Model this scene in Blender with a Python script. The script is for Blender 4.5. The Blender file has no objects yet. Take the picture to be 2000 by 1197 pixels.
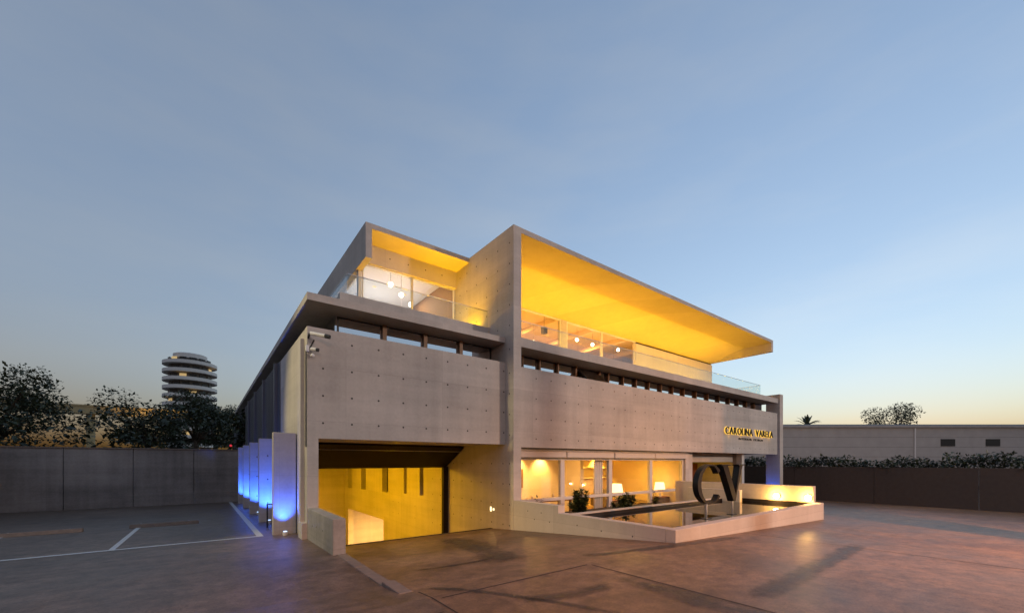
import bpy, bmesh, math, random
from mathutils import Vector, Matrix
R = math.radians
sc = bpy.context.scene
C = sc.collection
random.seed(7)

# ---------------------------------------------------------------- camera
EYE = 1.65
VIEW = math.atan2(0.79631, 0.60489)          # heading of the lens axis; the facade runs along +X, depth along +Y
cam = bpy.data.cameras.new('camera'); cam_o = bpy.data.objects.new('camera', cam); C.objects.link(cam_o)
cam.sensor_width = 36; cam.lens = 14.22; cam.shift_y = 0.1517; cam.clip_end = 3000; cam.clip_start = 0.05
cam_o.location = (0, 0, EYE); cam_o.rotation_euler = (math.pi/2, 0, VIEW - math.pi/2)
sc.camera = cam_o

# ---------------------------------------------------------------- sky (dusk, sun just under the horizon)
w = bpy.data.worlds.new('World'); sc.world = w; w.use_nodes = True
nt = w.node_tree; bg = nt.nodes['Background']
sky = nt.nodes.new('ShaderNodeTexSky'); sky.sky_type = 'NISHITA'; sky.sun_disc = False
sky.sun_elevation = R(-2.2); sky.sun_rotation = R(80); sky.air_density = 1.0; sky.dust_density = 3.0; sky.ozone_density = 1.75
tc = nt.nodes.new('ShaderNodeTexCoord'); mp = nt.nodes.new('ShaderNodeMapping'); mp.inputs['Scale'].default_value = (1.2, 1.2, 4.5)
nz = nt.nodes.new('ShaderNodeTexNoise'); nz.inputs['Scale'].default_value = 1.7; nz.inputs['Detail'].default_value = 7; nz.inputs['Roughness'].default_value = 0.55
rp = nt.nodes.new('ShaderNodeValToRGB'); rp.color_ramp.elements[0].position = 0.42; rp.color_ramp.elements[0].color = (0, 0, 0, 1)
rp.color_ramp.elements[1].position = 0.78; rp.color_ramp.elements[1].color = (0.4, 0.4, 0.4, 1)
hsv = nt.nodes.new('ShaderNodeHueSaturation'); hsv.inputs['Saturation'].default_value = 0.45; hsv.inputs['Value'].default_value = 0.97
mx = nt.nodes.new('ShaderNodeMixRGB')
L = nt.links.new
L(tc.outputs['Generated'], mp.inputs[0]); L(mp.outputs[0], nz.inputs['Vector']); L(nz.outputs['Fac'], rp.inputs[0])
L(sky.outputs[0], hsv.inputs['Color']); L(rp.outputs[0], mx.inputs[0]); L(sky.outputs[0], mx.inputs[1]); L(hsv.outputs[0], mx.inputs[2])
gam = nt.nodes.new('ShaderNodeGamma'); gam.inputs[1].default_value = 0.65
tint = nt.nodes.new('ShaderNodeMixRGB'); tint.blend_type = 'MULTIPLY'; tint.inputs[0].default_value = 1; tint.inputs[2].default_value = (1.95, 2.05, 1.98, 1)
L(mx.outputs[0], gam.inputs[0]); L(gam.outputs[0], tint.inputs[1]); L(tint.outputs[0], bg.inputs[0]); bg.inputs[1].default_value = 0.15

vs = sc.view_settings
vs.view_transform = 'Standard'; vs.look = 'None'; vs.gamma = 1; vs.use_curve_mapping = False; vs.exposure = 2.8
sc.render.engine = 'CYCLES'
cy = sc.cycles
cy.use_denoising = True; cy.denoiser = 'OPENIMAGEDENOISE'
cy.max_bounces = 8; cy.diffuse_bounces = 4; cy.glossy_bounces = 4; cy.transmission_bounces = 6; cy.transparent_max_bounces = 16
cy.sample_clamp_indirect = 1.5; cy.caustics_reflective = False; cy.caustics_refractive = False; cy.blur_glossy = 0.5

# ---------------------------------------------------------------- materials
MATS = {}
def mat(name):
    m = bpy.data.materials.new(name); m.use_nodes = True; MATS[name] = m
    return m, m.node_tree, m.node_tree.nodes['Principled BSDF']
def plain(name, col, rough=0.6, metal=0.0, var=0.12, scale=6.0, bump=0.0, spec=0.5):
    m, t, p = mat(name)
    n = t.nodes.new('ShaderNodeTexNoise'); n.inputs['Scale'].default_value = scale; n.inputs['Detail'].default_value = 6
    g = t.nodes.new('ShaderNodeNewGeometry'); t.links.new(g.outputs['Position'], n.inputs['Vector'])
    mr = t.nodes.new('ShaderNodeMapRange'); mr.inputs[3].default_value = 1 - var; mr.inputs[4].default_value = 1 + var
    t.links.new(n.outputs['Fac'], mr.inputs[0])
    mm = t.nodes.new('ShaderNodeMixRGB'); mm.blend_type = 'MULTIPLY'; mm.inputs[0].default_value = 1; mm.inputs[1].default_value = (*col, 1)
    t.links.new(mr.outputs[0], mm.inputs[2]); t.links.new(mm.outputs[0], p.inputs['Base Color'])
    p.inputs['Roughness'].default_value = rough; p.inputs['Metallic'].default_value = metal; p.inputs['Specular IOR Level'].default_value = spec
    if bump:
        b = t.nodes.new('ShaderNodeBump'); b.inputs['Strength'].default_value = bump; b.inputs['Distance'].default_value = 0.01
        t.links.new(n.outputs['Fac'], b.inputs['Height']); t.links.new(b.outputs[0], p.inputs['Normal'])
    return m
def emit(name, col, k):
    m, t, p = mat(name)
    p.inputs['Base Color'].default_value = (*col, 1); p.inputs['Emission Color'].default_value = (*col, 1); p.inputs['Emission Strength'].default_value = k
    return m
def concrete(name, col, var=0.16, rough=0.72):
    m, t, p = mat(name); N = t.nodes.new; K = t.links.new
    g = N('ShaderNodeNewGeometry')
    n1 = N('ShaderNodeTexNoise'); n1.inputs['Scale'].default_value = 0.55; n1.inputs['Detail'].default_value = 8; n1.inputs['Roughness'].default_value = 0.6
    n2 = N('ShaderNodeTexNoise'); n2.inputs['Scale'].default_value = 14; n2.inputs['Detail'].default_value = 8
    mpz = N('ShaderNodeMapping'); mpz.inputs['Scale'].default_value = (2.2, 2.2, 0.16)      # rain streaks run down
    n3 = N('ShaderNodeTexNoise'); n3.inputs['Scale'].default_value = 1.6; n3.inputs['Detail'].default_value = 6
    mph = N('ShaderNodeMapping'); mph.inputs['Scale'].default_value = (0.1, 0.1, 1.5)       # pour layers run across
    n4 = N('ShaderNodeTexNoise'); n4.inputs['Scale'].default_value = 2.1; n4.inputs['Detail'].default_value = 4
    K(g.outputs['Position'], n1.inputs['Vector']); K(g.outputs['Position'], n2.inputs['Vector'])
    K(g.outputs['Position'], mpz.inputs[0]); K(mpz.outputs[0], n3.inputs['Vector'])
    K(g.outputs['Position'], mph.inputs[0]); K(mph.outputs[0], n4.inputs['Vector'])
    acc = None
    for nn, k in ((n1, 1.1), (n2, 0.4), (n3, 0.6), (n4, 0.7)):
        ms = N('ShaderNodeMath'); ms.operation = 'MULTIPLY_ADD'; ms.inputs[1].default_value = k; ms.inputs[2].default_value = -0.5*k
        K(nn.outputs['Fac'], ms.inputs[0])
        if acc is None: acc = ms
        else:
            ad = N('ShaderNodeMath'); ad.operation = 'ADD'; K(acc.outputs[0], ad.inputs[0]); K(ms.outputs[0], ad.inputs[1]); acc = ad
    fin0 = N('ShaderNodeMath'); fin0.operation = 'MULTIPLY_ADD'; fin0.inputs[1].default_value = var*3.4; fin0.inputs[2].default_value = 1.0
    K(acc.outputs[0], fin0.inputs[0])
    sx = N('ShaderNodeSeparateXYZ'); K(g.outputs['Position'], sx.inputs[0]); su = N('ShaderNodeMath'); su.operation = 'ADD'; K(sx.outputs[0], su.inputs[0]); K(sx.outputs[1], su.inputs[1])
    cx_ = N('ShaderNodeCombineXYZ'); K(su.outputs[0], cx_.inputs[0]); K(sx.outputs[2], cx_.inputs[1])
    br = N('ShaderNodeTexBrick'); br.offset = 0.0; br.inputs['Color1'].default_value = (.93, .93, .93, 1); br.inputs['Color2'].default_value = (1.06, 1.06, 1.06, 1); br.inputs['Mortar'].default_value = (.80, .80, .80, 1)
    br.inputs['Scale'].default_value = 1.0; br.inputs['Mortar Size'].default_value = .006; br.inputs['Mortar Smooth'].default_value = .6; br.inputs['Brick Width'].default_value = 2.64; br.inputs['Row Height'].default_value = 1.31
    K(cx_.outputs[0], br.inputs['Vector'])
    fin = N('ShaderNodeMixRGB'); fin.blend_type = 'MULTIPLY'; fin.inputs[0].default_value = 1; K(fin0.outputs[0], fin.inputs[1]); K(br.outputs[0], fin.inputs[2])
    mm = N('ShaderNodeMixRGB'); mm.blend_type = 'MULTIPLY'; mm.inputs[0].default_value = 1; mm.inputs[1].default_value = (*col, 1)
    K(fin.outputs[0], mm.inputs[2]); K(mm.outputs[0], p.inputs['Base Color'])
    p.inputs['Roughness'].default_value = rough; p.inputs['Specular IOR Level'].default_value = 0.3
    b = N('ShaderNodeBump'); b.inputs['Strength'].default_value = 0.25; b.inputs['Distance'].default_value = 0.006
    K(n2.outputs['Fac'], b.inputs['Height']); K(b.outputs[0], p.inputs['Normal'])
    return m
def paving(name, col, tyre=True):
    """Worn burnished concrete: blotches, wiped streaks, dark tyre arcs, uneven gloss."""
    m, t, p = mat(name); N = t.nodes.new; K = t.links.new
    g = N('ShaderNodeNewGeometry')
    def noise(scale, det, vec=None, rough=0.55, dist=0.0):
        n = N('ShaderNodeTexNoise'); n.inputs['Scale'].default_value = scale; n.inputs['Detail'].default_value = det
        n.inputs['Roughness'].default_value = rough; n.inputs['Distortion'].default_value = dist
        K(vec or g.outputs['Position'], n.inputs['Vector']); return n
    mpr = N('ShaderNodeMapping'); mpr.inputs['Rotation'].default_value = (0, 0, R(-38)); mpr.inputs['Scale'].default_value = (0.7, 1.5, 1)
    K(g.outputs['Position'], mpr.inputs[0])
    a = noise(0.42, 9, dist=0.9, rough=.62); b = noise(1.5, 9, mpr.outputs[0], 0.68); c = noise(38, 6, rough=.7); d = noise(0.16, 3); e_ = noise(4.5, 8, rough=.72)
    def ramp(src, p0, c0, p1, c1):
        r = N('ShaderNodeValToRGB'); r.color_ramp.elements[0].position = p0; r.color_ramp.elements[0].color = (c0, c0, c0, 1)
        r.color_ramp.elements[1].position = p1; r.color_ramp.elements[1].color = (c1, c1, c1, 1); K(src, r.inputs[0]); return r
    cur = None
    for r in (ramp(a.outputs['Fac'], .32, .70, .66, 1.22), ramp(b.outputs['Fac'], .3, .74, .7, 1.2), ramp(c.outputs['Fac'], .3, .66, .7, 1.34), ramp(e_.outputs['Fac'], .33, .62, .62, 1.28), ramp(d.outputs['Fac'], .35, .8, .65, 1.12)):
        mm = N('ShaderNodeMixRGB'); mm.blend_type = 'MULTIPLY'; mm.inputs[0].default_value = 1
        if cur is None: mm.inputs[1].default_value = (*col, 1)
        else: K(cur.outputs[0], mm.inputs[1])
        K(r.outputs[0], mm.inputs[2]); cur = mm
    mpc = N('ShaderNodeVectorMath'); mpc.operation = 'MULTIPLY_ADD'; mpc.inputs[1].default_value = (.9, .9, .9); K(e_.outputs['Color'], mpc.inputs[0]); K(g.outputs['Position'], mpc.inputs[2])
    vo = N('ShaderNodeTexVoronoi'); vo.feature = 'DISTANCE_TO_EDGE'; vo.inputs['Scale'].default_value = .33; K(mpc.outputs[0], vo.inputs['Vector'])
    rv = ramp(vo.outputs['Distance'], 0.0, .55, .007, 1.0); mm = N('ShaderNodeMixRGB'); mm.blend_type = 'MULTIPLY'; mm.inputs[0].default_value = .8
    K(cur.outputs[0], mm.inputs[1]); K(rv.outputs[0], mm.inputs[2]); cur = mm
    if tyre:                                                       # tyre marks: arcs of cars turning down to the garage
        for cx, cyy, sc_ in ((-3.2, -3.5, 0.62), (13.5, -6.5, 0.5), (9.0, -2.0, 0.85)):
            v = N('ShaderNodeVectorMath'); v.operation = 'SUBTRACT'; v.inputs[1].default_value = (cx, cyy, 0); K(g.outputs['Position'], v.inputs[0])
            wv = N('ShaderNodeTexWave'); wv.wave_type = 'RINGS'; wv.rings_direction = 'Z'; wv.inputs['Scale'].default_value = 0.16*sc_
            wv.inputs['Distortion'].default_value = 1.6; wv.inputs['Detail'].default_value = 2; wv.inputs['Detail Scale'].default_value = 0.4
            K(v.outputs[0], wv.inputs['Vector'])
            rr = ramp(wv.outputs['Fac'], .86, 1.0, .985, .62)
            mm = N('ShaderNodeMixRGB'); mm.blend_type = 'MULTIPLY'; mm.inputs[0].default_value = 0.75
            K(cur.outputs[0], mm.inputs[1]); K(rr.outputs[0], mm.inputs[2]); cur = mm
    K(cur.outputs[0], p.inputs['Base Color'])
    mr = N('ShaderNodeMapRange'); mr.inputs[3].default_value = 0.26; mr.inputs[4].default_value = 0.62; K(a.outputs['Fac'], mr.inputs[0])
    K(mr.outputs[0], p.inputs['Roughness']); p.inputs['Specular IOR Level'].default_value = 0.36
    bm_ = N('ShaderNodeBump'); bm_.inputs['Strength'].default_value = 0.3; bm_.inputs['Distance'].default_value = 0.006
    K(c.outputs['Fac'], bm_.inputs['Height']); K(bm_.outputs[0], p.inputs['Normal'])
    return m
def soft_dark(name, col):
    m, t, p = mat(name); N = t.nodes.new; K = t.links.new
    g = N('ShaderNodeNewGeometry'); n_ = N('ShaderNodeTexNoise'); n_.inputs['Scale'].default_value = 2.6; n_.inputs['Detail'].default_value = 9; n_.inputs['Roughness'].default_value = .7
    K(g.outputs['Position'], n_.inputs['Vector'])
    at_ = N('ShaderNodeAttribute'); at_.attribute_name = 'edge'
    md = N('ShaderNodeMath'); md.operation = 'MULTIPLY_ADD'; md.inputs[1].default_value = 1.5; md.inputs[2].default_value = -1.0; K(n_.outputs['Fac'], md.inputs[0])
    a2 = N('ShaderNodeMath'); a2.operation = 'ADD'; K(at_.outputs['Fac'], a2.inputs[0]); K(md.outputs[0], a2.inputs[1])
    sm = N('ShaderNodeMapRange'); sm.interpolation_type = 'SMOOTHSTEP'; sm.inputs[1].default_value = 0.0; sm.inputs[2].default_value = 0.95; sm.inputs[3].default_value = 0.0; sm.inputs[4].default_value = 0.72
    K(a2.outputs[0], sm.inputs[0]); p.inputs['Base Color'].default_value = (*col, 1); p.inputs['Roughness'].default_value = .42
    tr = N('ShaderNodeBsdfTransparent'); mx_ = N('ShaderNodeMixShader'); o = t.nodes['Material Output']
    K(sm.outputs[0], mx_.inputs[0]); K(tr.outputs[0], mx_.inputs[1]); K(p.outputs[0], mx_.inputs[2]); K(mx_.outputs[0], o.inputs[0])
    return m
def glass(name, tint=(1, 1, 1), refl=0.12, rough=0.0):
    """Thin architectural glass: clear, with a coated reflection that grows at glancing angles."""
    m = bpy.data.materials.new(name); m.use_nodes = True; MATS[name] = m
    t = m.node_tree; t.nodes.clear(); N = t.nodes.new; K = t.links.new
    o = N('ShaderNodeOutputMaterial'); tr = N('ShaderNodeBsdfTransparent'); tr.inputs[0].default_value = (*tint, 1)
    gl = N('ShaderNodeBsdfGlossy'); gl.inputs['Roughness'].default_value = rough; gl.inputs['Color'].default_value = (0.95, 0.97, 1, 1)
    ge = N('ShaderNodeNewGeometry'); dt = N('ShaderNodeVectorMath'); dt.operation = 'DOT_PRODUCT'; K(ge.outputs['Normal'], dt.inputs[0]); K(ge.outputs['Incoming'], dt.inputs[1])
    def mth(op, a, b=None):
        q = N('ShaderNodeMath'); q.operation = op
        for i_, v_ in enumerate((a, b)):
            if v_ is None: continue
            if isinstance(v_, (int, float)): q.inputs[i_].default_value = v_
            else: K(v_, q.inputs[i_])
        return q.outputs[0]
    sch = mth('POWER', mth('SUBTRACT', 1.0, mth('ABSOLUTE', dt.outputs['Value'])), 5.0)
    ad = N('ShaderNodeMath'); ad.operation = 'MULTIPLY_ADD'; ad.use_clamp = True; ad.inputs[1].default_value = 0.9 - refl; ad.inputs[2].default_value = refl; K(sch, ad.inputs[0])
    mxs = N('ShaderNodeMixShader'); K(ad.outputs[0], mxs.inputs[0]); K(tr.outputs[0], mxs.inputs[1]); K(gl.outputs[0], mxs.inputs[2]); K(mxs.outputs[0], o.inputs[0])
    return m
def leafmat(name, col):
    m, t, p = mat(name)
    oi = t.nodes.new('ShaderNodeNewGeometry')
    n = t.nodes.new('ShaderNodeTexNoise'); n.inputs['Scale'].default_value = 1.3; t.links.new(oi.outputs['Position'], n.inputs['Vector'])
    r = t.nodes.new('ShaderNodeValToRGB'); r.color_ramp.elements[0].position = .3; r.color_ramp.elements[0].color = (col[0]*.5, col[1]*.5, col[2]*.5, 1)
    r.color_ramp.elements[1].position = .7; r.color_ramp.elements[1].color = (col[0]*1.5, col[1]*1.4, col[2]*1.2, 1)
    t.links.new(n.outputs['Fac'], r.inputs[0]); t.links.new(r.outputs[0], p.inputs['Base Color']); p.inputs['Roughness'].default_value = .5
    return m

concrete('concrete', (0.45, 0.41, 0.37))
concrete('pale_concrete', (0.50, 0.46, 0.43), 0.1)
concrete('rough_concrete', (0.27, 0.25, 0.24), 0.3)
plain('tie_hole', (0.06, 0.055, 0.05), 0.9)
paving('forecourt', (0.20, 0.125, 0.08), False)
paving('lot', (0.16, 0.115, 0.088), False)
plain('kerb', (0.20, 0.155, 0.125), 0.8, var=0.35, scale=9, bump=0.4)
plain('line_paint', (0.62, 0.62, 0.6), 0.6, var=0.3, scale=12)
soft_dark('soft_dark', (0.065, 0.055, 0.05))
plain('asphalt', (0.05, 0.05, 0.052), 0.85, var=0.3, scale=9)
plain('joint', (0.035, 0.03, 0.028), 0.9)
plain('metal_clad', (0.075, 0.09, 0.11), 0.5, 0.1, 0.1, 3)
plain('dark_metal', (0.022, 0.017, 0.014), 0.45, 0.1)
plain('gate_paint', (0.012, 0.008, 0.006), 0.6, spec=0.2)
plain('white_frame', (0.58, 0.55, 0.53), 0.4, 0.0, 0.05)
plain('blind_box', (0.55, 0.50, 0.47), 0.55, 0.0, 0.05)
plain('wood_post', (0.20, 0.11, 0.05), 0.5, 0.0, 0.25, 12)
plain('dark_wood', (0.14, 0.035, 0.012), 0.45, 0.0, 0.3, 9)
plain('black_granite', (0.014, 0.012, 0.013), 0.6, spec=0.2)
plain('dark_soffit', (0.20, 0.17, 0.15), 0.8)
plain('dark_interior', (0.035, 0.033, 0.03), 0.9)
plain('plaster', (0.62, 0.56, 0.48), 0.8, var=0.05)
plain('warm_plaster', (0.66, 0.52, 0.34), 0.8, var=0.06)
plain('floor_wood', (0.30, 0.19, 0.10), 0.4, var=0.2)
plain('ceiling_paint', (0.60, 0.45, 0.33), 0.8, var=0.05)
plain('white_paint', (0.8, 0.8, 0.82), 0.7, var=0.03)
concrete('soffit_amber_tint', (0.56, 0.48, 0.27), 0.07)  # amber lamp glow worked into the colour of the undersides
plain('slot_shade', (0.032, 0.028, 0.018), 0.9)
plain('tan_lining', (0.30, 0.17, 0.09), 0.7, var=0.06)
plain('sofa_fabric', (0.16, 0.12, 0.07), 0.9)
plain('ceramic', (0.55, 0.5, 0.42), 0.3)
plain('letter_side', (0.010, 0.008, 0.007), 0.42, 0.0, spec=0.3)
plain('letter_face', (0.02, 0.013, 0.007), 0.5, 0.0, spec=0.3)
plain('steel', (0.45, 0.45, 0.46), 0.3, 0.9, 0.05)
plain('white_plastic', (0.65, 0.65, 0.65), 0.4)
plain('black_plastic', (0.02, 0.02, 0.022), 0.4)
plain('bark', (0.09, 0.065, 0.045), 0.9, var=0.4, scale=10, bump=0.5)
plain('soil', (0.05, 0.035, 0.025), 0.95, var=0.4, scale=12)
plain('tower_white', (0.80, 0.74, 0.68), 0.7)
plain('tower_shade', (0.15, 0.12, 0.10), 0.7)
plain('bridge_paint', (0.42, 0.32, 0.16), 0.7)
plain('neighbour_render', (0.34, 0.315, 0.30), 0.8, var=0.15, scale=1.2)
plain('neighbour_roof', (0.22, 0.25, 0.28), 0.5)
plain('dark_wall', (0.05, 0.038, 0.034), 0.85, var=0.25)
leafmat('shrub_leaf', (0.045, 0.065, 0.018)); leafmat('tree_leaf', (0.04, 0.055, 0.025)); leafmat('hedge_leaf', (0.03, 0.045, 0.02)); leafmat('palm_leaf', (0.04, 0.05, 0.025))
glass('clear_glass', (0.97, 0.98, 0.98), 0.03)
glass('window_glass', (0.93, 0.93, 0.92), 0.03)
glass('upper_glass', (0.92, 0.93, 0.93), 0.06)
glass('left_glass', (0.93, 0.94, 0.95), 0.10)
glass('mirror_glass', (0.28, 0.30, 0.30), 0.85)
glass('rail_glass', (0.90, 0.94, 0.94), 0.045)
emit('lamp_shade', (1.0, 0.78, 0.42), 0.30)
emit('globe', (1.0, 0.82, 0.5), 3.0)
emit('amber_lens', (1.0, 0.62, 0.12), 0.8)
emit('wall_lens', (1.0, 0.72, 0.3), 1.4)
emit('step_lens', (1.0, 0.8, 0.4), 0.35)
emit('blue_lens', (0.45, 0.65, 1.0), 0.4)
emit('sign_glow', (1.0, 0.62, 0.10), 0.125)
emit('sodium_lens', (1.0, 0.5, 0.2), 1.0)
emit('red_lens', (1.0, 0.05, 0.08), 0.09)
emit('flat_light', (1.0, 0.7, 0.3), 0.05)
m, t, p = mat('water')
p.inputs['Base Color'].default_value = (0.006, 0.007, 0.008, 1); p.inputs['Roughness'].default_value = 0.015; p.inputs['IOR'].default_value = 1.8
p.inputs['Specular IOR Level'].default_value = 1.0
n = t.nodes.new('ShaderNodeTexNoise'); n.inputs['Scale'].default_value = 2.5; n.inputs['Detail'].default_value = 2
b = t.nodes.new('ShaderNodeBump'); b.inputs['Strength'].default_value = 0.015; b.inputs['Distance'].default_value = 0.02
t.links.new(n.outputs['Fac'], b.inputs['Height']); t.links.new(b.outputs[0], p.inputs['Normal'])

# ---------------------------------------------------------------- mesh helpers
class MB:
    def __init__(s): s.v = []; s.f = []; s.m = []
    def add(s, vs_, fs, mi=0):
        o = len(s.v); s.v += [tuple(p) for p in vs_]; s.f += [tuple(i+o for i in f) for f in fs]; s.m += [mi]*len(fs); return s
    def box(s, x0, x1, y0, y1, z0, z1, mi=0):
        return s.add([(x0,y0,z0),(x1,y0,z0),(x1,y1,z0),(x0,y1,z0),(x0,y0,z1),(x1,y0,z1),(x1,y1,z1),(x0,y1,z1)],
                     [(0,3,2,1),(4,5,6,7),(0,1,5,4),(1,2,6,5),(2,3,7,6),(3,0,4,7)], mi)
    def prism(s, poly, axis, a, b, mi=0):
        """poly in the two other axes; axis 'x','y' or 'z' extruded from a to b"""
        def P(u, v, k): return {'x': (k,u,v), 'y': (u,k,v), 'z': (u,v,k)}[axis]
        n = len(poly); vs_ = [P(u,v,a) for u,v in poly] + [P(u,v,b) for u,v in poly]
        fs = [tuple(range(n))[::-1], tuple(range(n, 2*n))] + [(i,(i+1)%n,n+(i+1)%n,n+i) for i in range(n)]
        return s.add(vs_, fs, mi)
    def tube(s, p0, p1, r0, r1=None, n=8, mi=0):
        r1 = r0 if r1 is None else r1
        p0 = Vector(p0); p1 = Vector(p1); d = (p1-p0).normalized()
        u = d.cross(Vector((0,0,1)) if abs(d.z) < .9 else Vector((1,0,0))).normalized(); v = d.cross(u)
        vs_ = [p0 + (u*math.cos(2*math.pi*i/n) + v*math.sin(2*math.pi*i/n))*r0 for i in range(n)] + [p1 + (u*math.cos(2*math.pi*i/n) + v*math.sin(2*math.pi*i/n))*r1 for i in range(n)]
        return s.add(vs_, [tuple(range(n))[::-1], tuple(range(n,2*n))] + [(i,(i+1)%n,n+(i+1)%n,n+i) for i in range(n)], mi)
    def lathe(s, c, prof, n=16, mi=0):
        vs_ = []; fs = []
        for r, z in prof:
            vs_ += [(c[0]+r*math.cos(2*math.pi*i/n), c[1]+r*math.sin(2*math.pi*i/n), c[2]+z) for i in range(n)]
        for k in range(len(prof)-1):
            fs += [(k*n+i, k*n+(i+1)%n, (k+1)*n+(i+1)%n, (k+1)*n+i) for i in range(n)]
        fs.append(tuple(range(n))[::-1]); fs.append(tuple(range((len(prof)-1)*n, len(prof)*n)))
        return s.add(vs_, fs, mi)
    def ball(s, c, r, n=12, mi=0):
        return s.lathe((c[0], c[1], c[2]), [(max(r*math.sin(math.pi*k/8), 1e-3), -r*math.cos(math.pi*k/8)) for k in range(9)], n, mi)
    def build(s, name, mats, parent=None, smooth=False, bevel=0.0):
        loc = parent.get('_base', (0,0,0)) if parent else (0,0,0)
        me = bpy.data.meshes.new(name); me.from_pydata([(x-loc[0], y-loc[1], z-loc[2]) for x,y,z in s.v], [], s.f)
        for mm in ([mats] if isinstance(mats, str) else mats): me.materials.append(MATS[mm])
        for i, mi in enumerate(s.m): me.polygons[i].material_index = mi
        if smooth:
            for pgn in me.polygons: pgn.use_smooth = True
        me.update()
        if bevel:
            bm = bmesh.new(); bm.from_mesh(me)
            bmesh.ops.recalc_face_normals(bm, faces=bm.faces)
            bmesh.ops.bevel(bm, geom=[e for e in bm.edges if len(e.link_faces) == 2 and e.calc_face_angle(0) > 0.5], offset=bevel, segments=1, affect='EDGES', clamp_overlap=True)
            bm.to_mesh(me); bm.free()
        o = bpy.data.objects.new(name, me); C.objects.link(o)
        if parent:
            o.parent = parent; o['_base'] = tuple(loc)
        return o
def B(*a): return MB().box(*a)
def tag(o, label=None, cat=None, group=None, kind=None):
    if label: o['label'] = label
    if cat: o['category'] = cat
    if group: o['group'] = group
    if kind: o['kind'] = kind
    return o
def thing(name, loc, label, cat, group=None):
    o = bpy.data.objects.new(name, None); C.objects.link(o); o.location = loc; o['_base'] = tuple(loc); o.empty_display_size = 0.2
    return tag(o, label, cat, group)
def solo(name, mb, mats, label, cat, group=None, smooth=False, bevel=0.0):
    return tag(mb.build(name, mats, None, smooth, bevel), label, cat, group)
def struct(name, mb, mats, smooth=False):
    return tag(mb.build(name, mats, None, smooth), kind='structure')
def copy_tree(o, dl, label=None, parent=None):
    c = o.copy(); C.objects.link(c)
    if parent is None: c.location = Vector(o.location) + Vector(dl)
    else: c.parent = parent
    if label: c['label'] = label
    for ch in [x for x in C.objects if x.parent == o]: copy_tree(ch, dl, None, c)
    return c
def lamp(name, kind, loc, power, col, parent, aim=None, size=0.1, size_y=None, spot=None, blend=0.5):
    l = bpy.data.lights.new(name, kind); l.energy = power; l.color = col
    if kind == 'AREA':
        l.size = size
        if size_y: l.shape = 'RECTANGLE'; l.size_y = size_y
    else: l.shadow_soft_size = size
    if spot: l.spot_size = R(spot); l.spot_blend = blend
    o = bpy.data.objects.new(name, l); C.objects.link(o)
    bl = parent.get('_base', (0,0,0)) if parent else (0,0,0)
    o.location = Vector(loc) - Vector(bl)
    if aim is not None: o.rotation_euler = (Vector(aim) - Vector(loc)).to_track_quat('-Z', 'Y').to_euler()
    if parent: o.parent = parent
    return o
def tie_holes(parent, pts, normal, r=0.028):
    """small round formwork tie holes: a dark sunk plug with a raised ring of grout"""
    mb = MB(); nv = Vector(normal)
    for q in pts:
        q = Vector(q); mb.tube(q - nv*0.01, q + nv*0.003, r, r*0.9, 8)
    o = mb.build('tie_hole', 'tie_hole', parent); tag(o, kind='stuff'); return o

AMBER = (1.0, 0.50, 0.0); WARM = (1.0, 0.52, 0.12); BLUE = (0.03, 0.13, 1.0); SODIUM = (1.0, 0.35, 0.06)

# ---------------------------------------------------------------- ground
def zl(y):
    if y <= 4.55: return 0.0
    if y < 8: return -min(0.10, 0.0845*(y-4.55))
    return -0.10 - 0.022*(y-8)
def zd(x, y): return -0.0845*max(0, y-4.55) - 0.033*max(0, min(x, 40)-7.66)
def sheet(name, xs, ys, zf, keep, mats):
    mb = MB(); nx = len(xs)
    mb.v = [(x, y, zf(x, y)) for y in ys for x in xs]
    for j in range(len(ys)-1):
        for i in range(nx-1):
            if keep((xs[i]+xs[i+1])/2, (ys[j]+ys[j+1])/2): mb.f.append((j*nx+i, j*nx+i+1, (j+1)*nx+i+1, (j+1)*nx+i)); mb.m.append(0)
    return struct(name, mb, mats)
def lin(a, b, n): return [a+(b-a)*i/n for i in range(n+1)]
sheet('parking_lot', lin(-60, -10, 8)+lin(-9, 2.15, 10), lin(-30, 4, 10)+[4.55, 5.0, 5.4, 5.73]+lin(6.5, 10, 5)+lin(12, 42, 10), lambda x, y: zl(y), lambda x, y: True, 'lot')
def keep_d(x, y):
    if y < 4.6: return True
    if x < 7.75: return y < 11.21
    if x < 16.75: return False
    if x < 24.65: return y < 13.0
    return True
sheet('forecourt', [2.15]+lin(3, 7.75, 5)+lin(9, 16.75, 6)+lin(18, 24.65, 5)+lin(26, 60, 8), lin(-30, 3.8, 10)+[4.55, 4.65]+lin(5.4, 11.21, 6)+[13.0]+lin(15, 42, 6),
      lambda x, y: (zd(x, y) if x < 16.7 or y < 4.56 else zd(x, 4.55)), keep_d, 'forecourt')
mb = MB()
for x0, x1, y0, y1 in ((-900, -59.9, -900, 900), (59.9, 900, -900, 900), (-60, 60, -900, -29.9), (-60, 60, 41.9, 900)):
    mb.add([(x0,y0,-1.1),(x1,y0,-1.1),(x1,y1,-1.1),(x0,y1,-1.1)], [(0,1,2,3)])
struct('ground', mb, 'asphalt')
# ramp to the basement
mb = MB(); mb.add([(2.1,11.21,-.563),(7.7,11.21,-.563),(7.7,29.2,-4.34),(2.1,29.2,-4.34)], [(0,1,2,3)])
mb.add([(7.7,20.9,-2.62),(20,20.9,-2.62),(20,29.2,-4.3),(7.7,29.2,-4.3)], [(0,1,2,3)])
struct('garage_ramp', mb, 'lot')
struct('drain_channel', B(2.16, 7.64, 11.10, 11.24, -.70, -.548), 'joint')
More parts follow.
